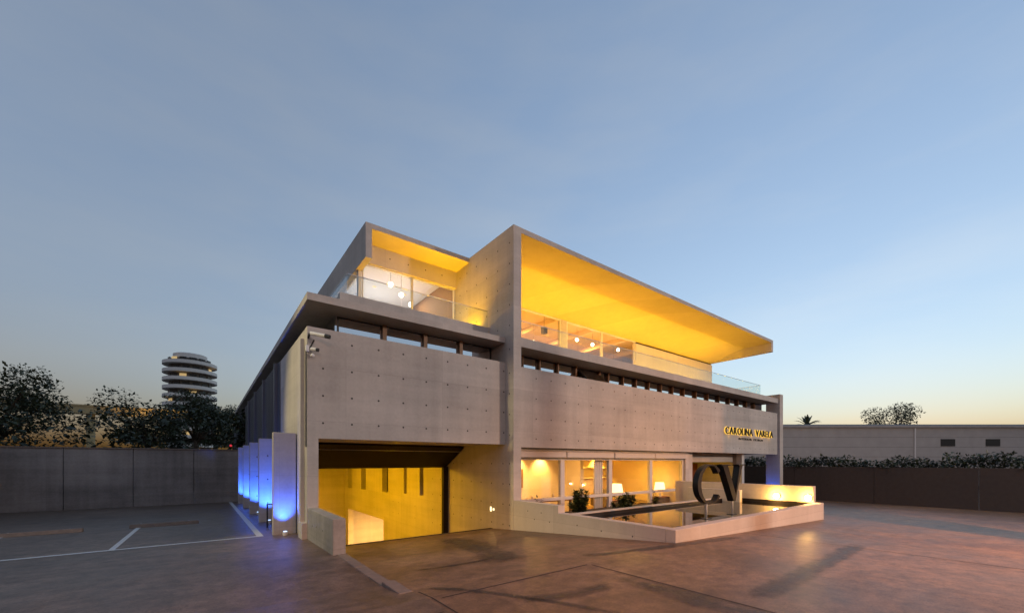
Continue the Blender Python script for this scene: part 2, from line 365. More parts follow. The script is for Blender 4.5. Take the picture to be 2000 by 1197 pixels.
# joints cut across the forecourt slab
def joint(x0, y0, x1, y1, wd=0.014):
    a = Vector((x0,y0)); b_ = Vector((x1,y1)); d = (b_-a); n_ = max(2, int(d.length/0.4)); u = d.normalized(); p_ = Vector((-u.y, u.x))*wd
    mb = MB()
    for i in range(n_+1):
        q = a + d*i/n_
        for sgn in (1, -1): mb.v.append((q.x+p_.x*sgn, q.y+p_.y*sgn, (zd(q.x, q.y) if q.x > 2.15 else zl(q.y))+0.004))
    for i in range(n_): mb.f.append((2*i, 2*i+1, 2*i+3, 2*i+2)); mb.m.append(0)
    return struct('slab_joint', mb, 'joint')
joint(4.9, 4.45, 2.3, 4.43); joint(4.95, 4.4, 5.0, -6.0); joint(2.2, -8, 2.2, 4.9, 0.01); joint(10.6, 4.5, 10.6, -10, 0.01)
joint(-9, 4.0, 2.1, 4.0, 0.01); joint(-4, 3.9, -4, -8, 0.01)
# darker soft-edged bands laid over the slab
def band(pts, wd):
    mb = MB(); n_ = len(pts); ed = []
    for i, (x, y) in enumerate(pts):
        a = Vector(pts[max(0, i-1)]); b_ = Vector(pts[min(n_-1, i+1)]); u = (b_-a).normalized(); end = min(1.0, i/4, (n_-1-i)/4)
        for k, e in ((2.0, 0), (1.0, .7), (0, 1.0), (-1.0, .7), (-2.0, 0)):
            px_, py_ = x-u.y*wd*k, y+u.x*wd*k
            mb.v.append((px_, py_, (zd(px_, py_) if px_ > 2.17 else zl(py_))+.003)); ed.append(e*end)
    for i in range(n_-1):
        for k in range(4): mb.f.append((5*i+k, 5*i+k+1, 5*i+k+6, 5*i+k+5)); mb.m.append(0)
    o = struct('dark_band', mb, 'soft_dark'); at_ = o.data.attributes.new('edge', 'FLOAT', 'POINT'); at_.data.foreach_set('value', ed); return o
def bez(p0, p1, p2, n_=24): return [((1-t_)**2*p0[0]+2*t_*(1-t_)*p1[0]+t_*t_*p2[0], (1-t_)**2*p0[1]+2*t_*(1-t_)*p1[1]+t_*t_*p2[1]) for t_ in [i/n_ for i in range(n_+1)]]
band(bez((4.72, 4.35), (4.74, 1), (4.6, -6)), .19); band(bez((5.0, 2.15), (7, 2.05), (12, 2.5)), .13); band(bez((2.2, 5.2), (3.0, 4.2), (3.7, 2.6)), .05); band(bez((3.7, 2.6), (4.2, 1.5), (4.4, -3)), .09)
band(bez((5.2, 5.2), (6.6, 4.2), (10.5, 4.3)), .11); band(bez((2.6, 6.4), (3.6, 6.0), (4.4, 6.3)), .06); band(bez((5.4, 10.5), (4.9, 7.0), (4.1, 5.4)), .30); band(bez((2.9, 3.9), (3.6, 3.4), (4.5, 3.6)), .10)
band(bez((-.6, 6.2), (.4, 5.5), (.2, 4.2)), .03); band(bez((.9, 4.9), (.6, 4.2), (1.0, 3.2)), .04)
# parking bay lines
def stripe(x0, x1, y0, y1):
    mb = MB(); ys = lin(y0, y1, max(1, int((y1-y0)/2)))
    for y in ys: mb.v += [(x0, y, zl(y)+.004), (x1, y, zl(y)+.004)]
    for i in range(len(ys)-1): mb.f.append((2*i, 2*i+1, 2*i+3, 2*i+2)); mb.m.append(0)
    return mb
struct('bay_line', stripe(1.02, 1.16, 11.8, 26.4), 'line_paint'); struct('bay_line', stripe(-9, 1.16, 11.66, 11.8), 'line_paint')
for x in (-1.6, -4.2, -6.8): struct('bay_line', stripe(x, x+.1, 11.8, 17.0), 'line_paint')
for i, x in enumerate((-.95, -3.5, -6.1)):
    ws = thing('wheel_stop', (x, 16.2, zl(16.2)), 'worn concrete wheel stop in the ' + ['parking bay nearest the fins', 'middle parking bay', 'parking bay by the left boundary wall'][i], 'wheel stop', 'wheel stops in the parking bays')
    q = MB(); q.prism([(16.1, zl(16.2)-.02), (16.3, zl(16.2)-.02), (16.26, zl(16.2)+.1), (16.14, zl(16.2)+.1)], 'x', x-.8, x+.8); q.build('block', 'kerb', ws, bevel=.01)
    for dx in (-.55, .55): MB().tube((x+dx, 16.2, zl(16.2)+.095), (x+dx, 16.2, zl(16.2)+.108), .02).build('anchor_bolt', 'steel', ws)
# kerb running out from the low wall, broken into stones
kr = thing('kerb', (2.05, 6.6, -.1), 'worn flush concrete kerb running out from the low wall beside the garage', 'kerb')
y = 8.08
while y > 5.0:
    l_ = random.uniform(.55, .75); q = MB(); y1 = max(y-l_, 4.95)
    q.prism([(1.98, zl(y)-.25), (2.165, zl(y)-.25), (2.165, zl(y1)+.004), (1.98, zl(y1)+.008)], 'y', y1+.008, y); q.build('kerb_stone', 'kerb', kr, bevel=.008); y = y1

# ---------------------------------------------------------------- the showroom building
bd = thing('showroom_building', (7.65, 10.0, -0.6), 'modern concrete showroom with glowing yellow soffits and glass upper terrace', 'building')
XW, XV = 7.65, 7.955
TOP = 9.04
# central dividing wall
w1 = B(XW, XV, 9.99, 14.5, -1.6, TOP)
w1.box(XW, XV, 14.5, 34, 2.0, TOP)
cw = w1.build('dividing_wall', 'concrete', bd)
slots = [(16.5, 16.9, .17), (18.35, 18.7, .14), (20.8, 21.7, .05), (24.5, 25.4, .0), (27.4, 28.3, -.05)]
lw = MB(); yc = 14.5
for a, b_, zb in slots:
    lw.box(XW, XV, yc, a, -1.45, 2.0); lw.box(XW, XV, a, b_, -1.45, zb); yc = b_
lw.box(XW, XV, yc, 29.2, -1.45, 2.0)
lw.box(XW, XV, 14.5, 21.5, -5, -1.45); lw.box(XW, XV, 28.2, 29.2, -5, -1.45)
lw.build('ramp_wall', 'concrete', bd)
for a, b_, zb in slots:
    B(XV-.04, XV-.002, a+.002, b_-.002, zb+.002, 1.99).build('slot_back', 'slot_shade', bd)  # dark sheet standing in for the shade inside the slot
holes = [(XW, yy, z) for z in (-.35, .3, .95, 1.6) for yy in (10.2, 10.55, 11.2, 11.85, 12.5, 13.15, 13.8) if z > -.42 or yy < 11]
holes += [(XW, yy, z) for z in (5.95, 6.6, 7.25, 7.9, 8.55) for yy in (10.2, 10.85, 11.5, 12.15, 12.8, 13.3)] + [(XW, 10.2, z) for z in (2.5, 3.15, 3.8, 4.45, 5.2)]
holes += [(XW, yy, z) for yy in (14.9, 15.6, 17.4, 19.4, 20.1, 23) for z in (-.9, -.35)] + [(XW, yy, z) for yy in (14.9, 15.6) for z in (.3, .95)]
tie_holes(cw, holes, (-1, 0, 0), 0.026)
# left (garage) panel with its pier
lp = MB()
lp.prism([(1.907, -.6), (2.149, -.6), (2.149, 2.21), (XW, 2.21), (XW, 4.83), (1.907, 4.83)], 'y', 10.424, 10.66)
lpo = lp.build('garage_panel', 'concrete', bd)
tie_holes(lpo, [(2.25+.667*i, 10.424, z) for i in range(9) for z in (4.54, 3.88, 3.23, 2.58) if not (i == 0 and z > 4.4)] , (0, -1, 0))
B(2.152, XW-.002, 10.66, 13.2, 2.24, 2.45).build('garage_ceiling', 'concrete', bd)
B(2.152, XW-.002, 13.2, 29.2, 2.02, 2.45).build('ramp_ceiling', 'concrete', bd)
B(1.908, 2.149, 10.662, 38.5, -5, 4.825).build('side_wall', 'concrete', bd)
B(1.91, 20, 29.2, 29.5, -5, 2.0).build('ramp_end_wall', 'concrete', bd)
# basement room beyond the opening
mb = B(16.0, 16.2, 20.6, 29.2, -5, -.9); mb.box(XV, 16.0, 20.6, 29.2, -1.3, -1.1); mb.box(XV, 16.0, 20.6, 20.8, -5, -1.3)
mb.build('basement_wall', 'plaster', bd)
# tilting garage gate
gt = thing('garage_gate', (2.16, 14.3, 1.45), 'black tilt up garage gate leaning open under the ceiling', 'gate')
g1 = MB(); g1.prism([(12.95, 2.17), (12.98, 2.235), (14.36, 1.52), (14.33, 1.45)], 'x', 2.17, 7.60); g1.build('gate_leaf', 'gate_paint', gt)
B(7.44, 7.64, 14.22, 14.38, -1.22, 1.47).build('gate_post', 'gate_paint', gt); B(2.16, 2.32, 14.22, 14.38, -1.22, 1.47).build('gate_post', 'gate_paint', gt)
B(2.16, 7.64, 14.40, 14.46, 1.43, 2.02).build('gate_header', 'gate_paint', gt)
for i in range(1, 6): # ribs on the underside of the leaf
    x = 2.17 + 5.43*i/6; q = MB(); q.prism([(12.97, 2.155), (12.95, 2.17), (14.33, 1.45), (14.345, 1.435)], 'x', x-.02, x+.02); q.build('gate_rib', 'gate_paint', gt)
# first floor body (dark inside) and terrace slabs
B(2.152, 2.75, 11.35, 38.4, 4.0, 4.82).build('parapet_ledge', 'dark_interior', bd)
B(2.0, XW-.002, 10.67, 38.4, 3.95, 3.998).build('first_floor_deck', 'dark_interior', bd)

ls = MB(); ls.box(1.907, XW-.002, 10.424, 39, 5.456, 5.63); ls.build('terrace_slab', 'concrete', bd)
B(2.85, XW-.004, 11.28, 11.45, 5.63, 6.15).build('terrace_upstand', 'concrete', bd)
B(2.85, 3.02, 11.45, 33, 5.63, 6.10).build('terrace_upstand', 'concrete', bd)
# dark core behind the left ribbon window
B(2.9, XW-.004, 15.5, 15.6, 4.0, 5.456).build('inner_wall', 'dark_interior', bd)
def ribbon(xs, Y, z0, z1, post='wood_post', pw=.06):
    for i in range(len(xs)-1):
        a, b_ = xs[i], xs[i+1]
        f = MB(); f.box(a, b_, Y, Y+.05, z0, z0+.03); f.box(a, b_, Y, Y+.05, z1-.04, z1-.002); f.box(a+.001, a+pw/2, Y+.002, Y+.048, z0+.03, z1-.04); f.box(b_-pw/2, b_-.001, Y+.002, Y+.048, z0+.03, z1-.04)
        o = f.build('window', 'dark_metal', bd)
        MB().box(a+pw/2, b_-pw/2, Y+.02, Y+.028, z0+.03, z1-.04).build('pane', 'mirror_glass', o)
    for x in xs[1:-1]:
        B(x-pw/2, x+pw/2, Y-.10, Y+.08, z0+.001, z1-.003).build('window_post', post, bd)
ribbon([2.75, 3.99, 5.22, 6.43, XW-.01], 11.2, 4.70, 5.456, pw=.11)
B(2.70, 2.75, 11.2, 38, 4.83, 5.456).build('side_glazing', 'mirror_glass', bd)
# right wing: big panel, slab, pillar
rp_ = MB(); rp_.box(XV, 28.26, 10.02, 10.24, 2.12, 4.66)
rpo = rp_.build('facade_panel', 'concrete', bd)
tie_holes(rpo, [(8.6+.66*i, 10.02, z) for i in range(30) for z in (4.36, 3.7, 3.05, 2.4) if not (20.6 < 8.6+.66*i and z in (3.7, 3.05))], (0, -1, 0), 0.026)
B(XV, 28.4, 10.025, 30, 5.30, 5.59).build('terrace_slab', 'concrete', bd)
B(XV, 28.26, 10.24, 30, 2.14, 2.4).build('first_floor_deck', 'dark_soffit', bd)
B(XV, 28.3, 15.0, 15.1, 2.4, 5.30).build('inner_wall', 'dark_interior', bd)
B(28.2, 28.26, 10.9, 15.0, 2.4, 5.30).build('end_wall', 'concrete', bd)
XS = [XV, 8.68, 9.46, 10.35, 11.29, 12.64, 13.19, 14.15, 15.05, 16.0, 16.97, 17.93, 18.94, 20.1, 21.3, 22.5, 23.7, 24.8, 25.9, 27.0, 28.2]
ribbon(XS[:5], 10.9, 4.5, 5.30); ribbon(XS[5:], 10.9, 4.5, 5.30)
for x in (11.29, 12.64): B(x-.04, x+.04, 10.8, 10.98, 4.5, 5.298).build('window_post', 'wood_post', bd)
# the one awning window that stands open
o = MB(); o.prism([(10.92, 5.27), (10.88, 5.25), (10.30, 4.72), (10.34, 4.70)], 'x', 11.36, 12.57); ow = o.build('open_window', 'dark_metal', bd); tag(ow, 'awning window standing open')
q = MB(); q.prism([(10.905, 5.225), (10.897, 5.232), (10.335, 4.722), (10.343, 4.715)], 'x', 11.40, 12.53); q.v = [(x, yy-.045, z) for x, yy, z in q.v]; q.build('pane', 'mirror_glass', ow)
B(11.33, 12.6, 11.1, 11.2, 4.6, 5.1).build('inner_blind', 'warm_plaster', bd)
pil = B(28.5, 28.98, 9.95, 10.75, -1.5, 5.87); pil.build('end_pillar', 'concrete', bd, bevel=.01)
# roof of the right wing: flat lip, sloping soffit, end beam
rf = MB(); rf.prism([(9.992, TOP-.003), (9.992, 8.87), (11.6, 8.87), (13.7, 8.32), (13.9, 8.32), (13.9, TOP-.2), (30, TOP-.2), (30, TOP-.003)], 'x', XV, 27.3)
rfo = rf.build('roof', ['concrete', 'soffit_amber_tint'], bd)
def tint_soffit(o):
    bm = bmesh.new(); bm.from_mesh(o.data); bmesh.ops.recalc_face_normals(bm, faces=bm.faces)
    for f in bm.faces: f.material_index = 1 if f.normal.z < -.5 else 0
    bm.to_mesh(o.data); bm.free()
tint_soffit(rfo)
B(27.3, 27.55, 9.992, 13.9, 8.33, TOP-.003).build('end_beam', 'pale_concrete', rfo)
# roof of the left box
r2 = MB(); r2.prism([(12.62, TOP-.003), (12.62, 8.88), (30, 8.88), (30, TOP-.003)], 'x', 4.13, XW-.002); tint_soffit(r2.build('roof', ['concrete', 'soffit_amber_tint'], bd))
B(3.94, 4.13, 12.62, 34, 7.95, TOP-.003).build('side_beam', 'concrete', bd)
fb = B(4.13, XW-.002, 13.58, 13.85, 8.26, 8.88); fbo = fb.build('front_beam', 'pale_concrete', bd)
tie_holes(fbo, [(4.4+.66*i, 13.58, 8.6) for i in range(5)], (0, -1, 0), 0.026)
# upper glazing, left
def window(x0, x1, y, z0, z1, g='upper_glass', fr='white_frame', fw=.06):
    f = MB(); f.box(x0, x0+fw, y, y+.08, z0, z1); f.box(x1-fw, x1, y, y+.08, z0, z1); f.box(x0+fw, x1-fw, y, y+.08, z0, z0+fw); f.box(x0+fw, x1-fw, y, y+.08, z1-fw, z1)
    o = f.build('window', fr, bd); B(x0+fw, x1-fw, y+.035, y+.043, z0+fw, z1-fw).build('pane', g, o); return o
window(4.16, 5.9, 13.66, 5.64, 8.255, 'left_glass', fw=.03); window(5.905, 7.60, 13.66, 5.64, 8.255, 'left_glass', fw=.03)
f = MB(); f.box(4.02, 4.12, 13.64, 13.80, 5.64, 7.95); f.build('corner_post', 'white_frame', bd)
f = MB(); f.box(4.04, 4.10, 13.8, 25, 5.64, 5.70); f.box(4.04, 4.10, 18.5, 18.6, 5.70, 7.95); f.box(4.04, 4.10, 25, 25.1, 5.64, 7.95)
o = f.build('window', 'white_frame', bd); B(4.065, 4.073, 13.8, 25, 5.70, 7.95).build('pane', 'left_glass', o)
# upper floor interior
B(4.14, 27.5, 19.0, 19.1, 5.6, 8.83).build('upper_back_wall', 'plaster', bd)
cl = B(4.15, XW-.004, 13.86, 19, 8.78, 8.87); cl.build('upper_ceiling', 'white_paint', bd)
B(XW-.03, XW-.004, 13.87, 19, 5.64, 8.77).build('upper_side_lining', 'tan_lining', bd)
B(5.0, 6.6, 17.8, 18.0, 5.64, 6.9).build('low_partition', 'plaster', bd)
lamp('ceiling_fill_lamp', 'AREA', (5.8, 17.0, 7.0), 8, (1.0, .86, .80), bd, (5.8, 16.6, 9), 1.6)  # hidden fill lamp added to brighten the white ceiling
B(XV+.002, 27.2, 13.92, 19, 8.60, 8.83).build('upper_ceiling', 'ceiling_paint', bd)
for x in (10.8, 13.4, 16.0, 18.6, 21.2): B(x-.12, x+.12, 13.93, 19, 8.35, 8.60).build('ceiling_beam', 'ceiling_paint', bd)
# upper glazing, right
for a, b_ in ((XV+.01, 10.7), (10.705, 13.30), (13.66, 16.18), (16.185, 19.0)): window(a, b_, 13.70, 5.60, 8.315)
B(13.31, 13.65, 13.69, 13.95, 5.60, 8.318).build('upper_pier', 'concrete', bd)
B(19.02, 27.5, 13.69, 13.9, 5.60, 8.22).build('upper_wall', 'pale_concrete', bd)
B(19.1, 27.4, 13.72, 13.88, 8.22, 8.30).build('ventilation_slot', 'dark_metal', bd)
B(27.3, 27.5, 13.9, 30, 5.60, TOP-.21).build('end_wall', 'pale_concrete', bd)
# glass balustrades
def balustrade(pts, z0, z1, n):
    for k in range(len(pts)-1):
        a = Vector(pts[k]); b_ = Vector(pts[k+1]); nn = n[k]; d = (b_-a)/nn; u = d.normalized(); pv = Vector((-u.y, u.x))*.006
        for i in range(nn):
            p0 = a + d*i + u*.01; p1 = a + d*(i+1) - u*.01
            mb = MB(); mb.prism([(p0.x+pv.x, p0.y+pv.y), (p1.x+pv.x, p1.y+pv.y), (p1.x-pv.x, p1.y-pv.y), (p0.x-pv.x, p0.y-pv.y)], 'z', z0, z1)
            o = mb.build('balustrade_panel', 'rail_glass', bd)
            mb = MB(); mb.prism([(p0.x+2*pv.x, p0.y+2*pv.y), (p1.x+2*pv.x, p1.y+2*pv.y), (p1.x-2*pv.x, p1.y-2*pv.y), (p0.x-2*pv.x, p0.y-2*pv.y)], 'z', z1, z1+.018)
            mb.build('top_edge', 'steel', o)
balustrade([(3.06, 24.0), (3.06, 11.36), (7.62, 11.36)], 5.85, 6.71, [6, 3])
balustrade([(7.98, 10.6), (27.3, 10.6), (27.3, 13.6)], 5.595, 6.36, [12, 2])
# ---- ground floor
GX = [XV+.02, 10.27, 12.93, 15.68, 18.33]
for i in range(4):
    a, b_ = GX[i], GX[i+1]
    f = MB(); f.box(a, a+.10, 10.5, 10.62, -.6, 1.80); f.box(b_-.10, b_, 10.5, 10.62, -.6, 1.80)
    f.box(a+.10, b_-.10, 10.5, 10.60, 1.72, 1.80); f.box(a+.10, b_-.10, 10.5, 10.60, .29, .40); f.box(a+.10, b_-.10, 10.5, 10.60, -.6, -.45)
    o = f.build('window', 'white_frame', bd)
    MB().box(a+.10, b_-.10, 10.545, 10.553, .40, 1.72).build('pane', 'window_glass', o)
    MB().box(a+.10, b_-.10, 10.545, 10.553, -.45, .29).build('pane', 'window_glass', o)
    B(a+.02, b_-.02, 10.28, 10.49, 1.80, 2.02).build('blind_box', 'blind_box', bd, bevel=.02)
B(XV, 18.33, 10.26, 10.64, 2.03, 2.135).build('window_lintel', 'concrete', bd)
B(18.34, 18.96, 10.4, 10.75, -.6, 2.135).build('entrance_pier', 'pale_concrete', bd)
B(24.30, 24.60, 10.4, 10.7, -.6, 2.135).build('entrance_pier', 'white_frame', bd)
B(XV, 24.6, 10.3, 15, -.75, -.6).build('ground_floor', 'floor_wood', bd)
B(XV, 24.6, 15.0, 15.2, -.6, 2.13).build('back_wall', 'warm_plaster', bd)
B(18.4, 18.6, 10.76, 15.0, -.6, 2.13).build('room_partition', 'warm_plaster', bd)
B(13.0, 13.2, 12.2, 15.0, -.6, 2.13).build('room_partition', 'plaster', bd)
B(8.7, 12.99, 13.6, 13.75, -.6, 2.13).build('room_partition', 'plaster', bd)
B(24.4, 24.6, 10.75, 15, -.6, 2.13).build('end_wall', 'concrete', bd)
B(XV, 18.4, 10.65, 15, 2.08, 2.13).build('room_ceiling', 'warm_plaster', bd)
for k in range(7): # folds of the white curtain beside the second post
    MB().tube((12.30+.07*k, 10.78+.02*(k % 2), -.58), (12.30+.07*k, 10.78+.02*(k % 2), 1.98), .04, n=8).build('curtain_fold', 'white_paint', bd, True)
B(13.4, 18.2, 14.72, 14.99, .78, .82).build('wall_shelf', 'plaster', bd); B(13.4, 18.2, 14.72, 14.99, 1.32, 1.36).build('wall_shelf', 'plaster', bd)
B(13.21, 13.24, 12.6, 13.5, .3, 1.4).build('wall_picture', 'dark_wood', bd); B(9.9, 10.9, 13.56, 13.598, .55, 1.35).build('wall_picture', 'wood_post', bd)
# entrance recess
B(19.0, 24.3, 13.0, 13.1, -.6, 1.55).build('entrance_screen', 'dark_wood', bd)
B(18.97, 24.29, 10.9, 11.05, 1.65, 2.13).build('entrance_beam', 'concrete', bd)
dr = B(21.2, 22.4, 12.92, 12.99, -.6, 1.5).build('entrance_door', 'dark_metal', bd)
B(21.3, 21.34, 12.86, 12.92, .2, .9).build('door_handle', 'steel', dr)
B(20.05, 20.35, 11.6, 11.9, -.6, 2.12).build('lit_column', 'plaster', bd)

# interior lights of the building (fittings hidden in its ceilings)
def downlight(x, y, z, power, col, size=.25, parent=bd, spot=120):
    o = MB().lathe((x, y, z), [(.07, 0), (.08, .02)], 12).build('downlight', 'flat_light', parent)
    lamp('downlight_lamp', 'AREA', (x, y, z-.01), power, col, parent, (x, y, z-1), size)
    return o
for x, y, pw in ((9.6, 12.2, 8), (11.7, 12.0, 8), (14.3, 12.2, 16), (16.6, 12.0, 20)): downlight(x, y, 2.07, pw, WARM if x < 13 else (1, .54, .07))
for x, y, ty, pw in ((9.4, 13.2, 13.6, 34), (10.6, 13.2, 13.6, 44), (11.9, 13.2, 13.6, 44), (14.2, 14.6, 15.0, 110), (15.6, 14.6, 15.0, 110), (17.2, 14.6, 15.0, 140)):
    MB().lathe((x, y, 2.06), [(.06, 0), (.07, .02)], 12).build('downlight', 'flat_light', bd)
    lamp('wallwash_lamp', 'SPOT', (x, y, 2.03), pw, WARM if x < 13 else (1, .53, .06), bd, (x, ty, .9), .04, spot=95, blend=.8)
for x, y in ((20.6, 11.4), (22.8, 11.7)): downlight(x, y, 2.12, 3.5, AMBER)
for x in (5.5, 6.8): downlight(x, 16.5, 8.77, 8, (1, .72, .45))
for x in (10, 12.3, 15, 17.6): downlight(x, 16.5, 8.59, 40, (1, .45, .10), .5)
# garage ceiling lights
for yy in (16.5, 20.5, 25.0):
    o = B(3.1, 3.25, yy-.6, yy+.6, 1.94, 2.015).build('garage_light', 'amber_lens', bd)
    lamp('garage_lamp', 'AREA', (3.17, yy, 1.92), 60.0, AMBER, bd, (4.6, yy, -1), .15, 1.2)
lamp('garage_lamp', 'AREA', (4.5, 12.0, 2.22), 3.5, AMBER, bd, (5.5, 12.2, 0), .3)
B(10.0, 11.2, 24.0, 24.15, -1.36, -1.305).build('garage_light', 'wall_lens', bd)
lamp('basement_lamp', 'AREA', (10.6, 24.5, -1.4), 240, (1, .56, .16), bd, (10.6, 24.5, -4), 1.0)

# terrace light strips that wash the yellow soffit
def strip(x0, x1, y, z, power, tilt, label):
    t_ = thing('terrace_light_strip', ((x0+x1)/2, y, z), label, 'light strip', 'terrace light strips')
    B(x0, x1, y-.04, y+.04, z, z+.04).build('housing', 'dark_metal', t_); B(x0+.02, x1-.02, y-.03, y+.03, z+.04, z+.05).build('lens', 'amber_lens', t_)
    l = lamp('strip_lamp', 'AREA', ((x0+x1)/2, y, z+.09), power, AMBER, t_, ((x0+x1)/2, y+tilt, z+1), x1-x0-.1, .05)
    return t_
for a_, b_, pw, where in ((8.3, 13.2, 15, 'beside the dividing wall'), (13.7, 19.0, 15, 'along the middle glazing'), (19.5, 27.0, 19, 'along the solid yellow wall')):
    strip(a_, b_, 11.2, 5.595, pw, .15, 'front amber light strip on right terrace floor ' + where)
    t_ = strip(a_, b_, 12.0, 5.595, pw*1.25, .5, 'rear shielded amber light strip on right terrace floor ' + where)
    B(a_, b_, 11.945, 11.955, 5.595, 6.0).build('lip_shade_plate', 'dark_metal', t_)  # unseen plate added to keep strip light off the roof lip
strip(4.6, 7.2, 12.9, 5.635, 17, .05, 'amber light strip on left terrace floor below the box soffit')
sp = thing('terrace_uplight', (7.35, 12.3, 5.63), 'small amber uplight in terrace corner against the dividing wall', 'uplight')
MB().lathe((7.35, 12.3, 5.632), [(.06, 0), (.06, .1), (.05, .12)], 12).build('housing', 'dark_metal', sp); MB().lathe((7.35, 12.3, 5.755), [(.045, 0), (.045, .006)], 12).build('lens', 'amber_lens', sp)
lamp('uplight_lamp', 'SPOT', (7.35, 12.3, 5.78), 55, AMBER, sp, (7.55, 12.4, 8), .04, spot=110, blend=.9)

# side wall cladding: standing-seam sheet with thicker ribs above each fin
FY = [11.7, 15.0, 18.3, 21.6, 24.9]
mb = MB(); y = 14.6; prof = []
while y < 38.5:
    prof += [(1.885, y), (1.885, y+.30), (1.845, y+.32), (1.845, y+.36), (1.885, y+.38)]; y += .40
poly = [(1.905, 14.6)] + prof + [(1.905, prof[-1][1])]
mb.prism([(a, b_) for a, b_ in poly], 'z', -.9, 4.82); mb.build('cladding_sheet', 'metal_clad', bd)
B(1.82, 1.903, 10.75, 10.95, .2, 4.6).build('corner_trim', 'pale_concrete', bd)
B(1.80, 1.905, 10.45, 10.9, -.3, .22).build('corner_plinth', 'pale_concrete', bd)
for yy in FY[1:] + [28.2, 31.5]: B(1.77, 1.843, yy-.10, yy+.06, -.9, 4.81).build('cladding_rib', 'metal_clad', bd)
mb = MB().tube((1.88, 10.405, 2.0), (1.88, 10.405, 4.25), .018); mb.build('cable_conduit', 'black_plastic', bd)

# ---------------------------------------------------------------- concrete fins with blue uplights
words = ['first and nearest to the garage', 'second behind the small metal frame', 'third along the side wall', 'fourth along the side wall', 'fifth and last, against the back wall']
for i, yy in enumerate(FY):
    z0 = zl(yy); f = thing('concrete_fin', (1.63, yy+.1, z0), 'upright concrete fin lit blue, ' + words[i], 'fin', 'fins along the side wall')
    q = B(1.36, 1.84 if i else 1.88, yy, yy+.16, z0-.1, 2.40).build('fin_slab', 'concrete', f, bevel=.012)
    if i: tie_holes(f, [(1.6, yy, zz) for zz in (.35, 1.1, 1.85)], (0, -1, 0), .025)
    xu = 1.60; yu = yy-.24 if i == 0 else yy-.42
    u = thing('blue_uplight', (xu, yu, z0), 'small blue uplight at the foot of the fin ' + words[i], 'uplight', 'blue uplights at the fins')
    MB().lathe((xu, yu, z0+.002), [(.055, 0), (.06, .03), (.06, .09), (.05, .10)], 12).build('housing', 'white_plastic', u)
    MB().lathe((xu, yu, z0+.104), [(.042, 0), (.042, .006)], 12).build('lens', 'blue_lens', u)
    lamp('uplight_lamp', 'SPOT', (xu, yu, z0+.13), 44 if i == 0 else 80, BLUE, u, (xu-.02, yy+.02, z0+1.9), .03, spot=85, blend=1.0)
u = thing('blue_uplight', (28.2, 10.35, -.5), 'blue ground uplight at the foot of the right end pillar', 'uplight', 'blue uplights at the pillar')
zu = zd(28.2, 4.55)
MB().lathe((28.2, 10.35, zu+.002), [(.055, 0), (.06, .03), (.06, .09), (.05, .10)], 12).build('housing', 'white_plastic', u); MB().lathe((28.2, 10.35, zu+.104), [(.042, 0), (.042, .006)], 12).build('lens', 'blue_lens', u)
lamp('uplight_lamp', 'SPOT', (28.2, 10.35, zu+.13), 20, BLUE, u, (28.5, 10.35, zu+1.6), .03, spot=85, blend=1.0)
# metal frame by the second fin
fr = thing('metal_frame', (1.5, 13.4, -.22), 'small black metal frame standing by the second fin', 'frame')
mb = MB(); z0 = zl(13.4)
for a, b_ in (((1.42, 13.4, z0), (1.42, 13.4, .45)), ((1.42, 13.4, .45), (1.75, 13.1, .45)), ((1.75, 13.1, .45), (1.75, 13.1, z0))): mb.tube(a, b_, .02)
mb.build('tube_frame', 'black_plastic', fr); B(1.62, 1.80, 13.0, 13.06, z0, .33).build('panel', 'dark_metal', fr)

# low wall by the garage entry
lwall = B(1.915, 2.149, 8.08, 10.42, -.45, .575); o = solo('low_wall', lwall, 'rough_concrete', 'low pale concrete wall end jutting out left of the garage opening', 'wall', bevel=.012)
tie_holes(o, [(1.915, 8.9, .25), (1.915, 9.5, .25), (1.915, 9.9, .22)], (-1, 0, 0), .02)
# step light on the ramp wall
sl = thing('step_light', (7.64, 11.3, .08), 'pair of small glowing step lights low on the ramp wall', 'wall light')
for dy, hh in ((0, .075), (.16, .035)): B(7.635, 7.648, 11.2-dy, 11.27-dy, .08-hh, .08+hh).build('lens', 'step_lens', sl)
lamp('step_lamp', 'AREA', (7.6, 11.2, .08), .12, WARM, sl, (6, 11.2, -.3), .1)

# CCTV cameras on the corner
cc = thing('security_camera', (1.95, 10.40, 4.35), 'white bullet security camera on the top corner of the garage panel', 'camera')
MB().tube((1.93, 10.42, 4.55), (1.93, 10.28, 4.62), .025).build('bracket', 'black_plastic', cc)
MB().tube((1.95, 10.28, 4.63), (2.22, 10.06, 4.56), .045, n=10).build('housing', 'white_plastic', cc)
MB().tube((2.22, 10.06, 4.56), (2.30, 9.99, 4.535), .05, n=10).build('lens_hood', 'black_plastic', cc)
cc = thing('dome_camera', (1.95, 10.38, 4.25), 'smaller white camera with black front below the bullet camera', 'camera')
B(1.87, 1.93, 10.33, 10.42, 4.22, 4.36).build('junction_box', 'white_plastic', cc)
MB().tube((1.95, 10.36, 4.30), (2.02, 10.25, 4.48), .018).build('bracket', 'black_plastic', cc)
MB().tube((1.97, 10.33, 4.28), (2.07, 10.25, 4.26), .04, n=10).build('housing', 'white_plastic', cc); MB().tube((2.07, 10.25, 4.26), (2.11, 10.22, 4.25), .042, n=10).build('lens_hood', 'black_plastic', cc)
MB().ball((2.0, 10.32, 4.13), .045).build('dome', 'white_plastic', cc, True)

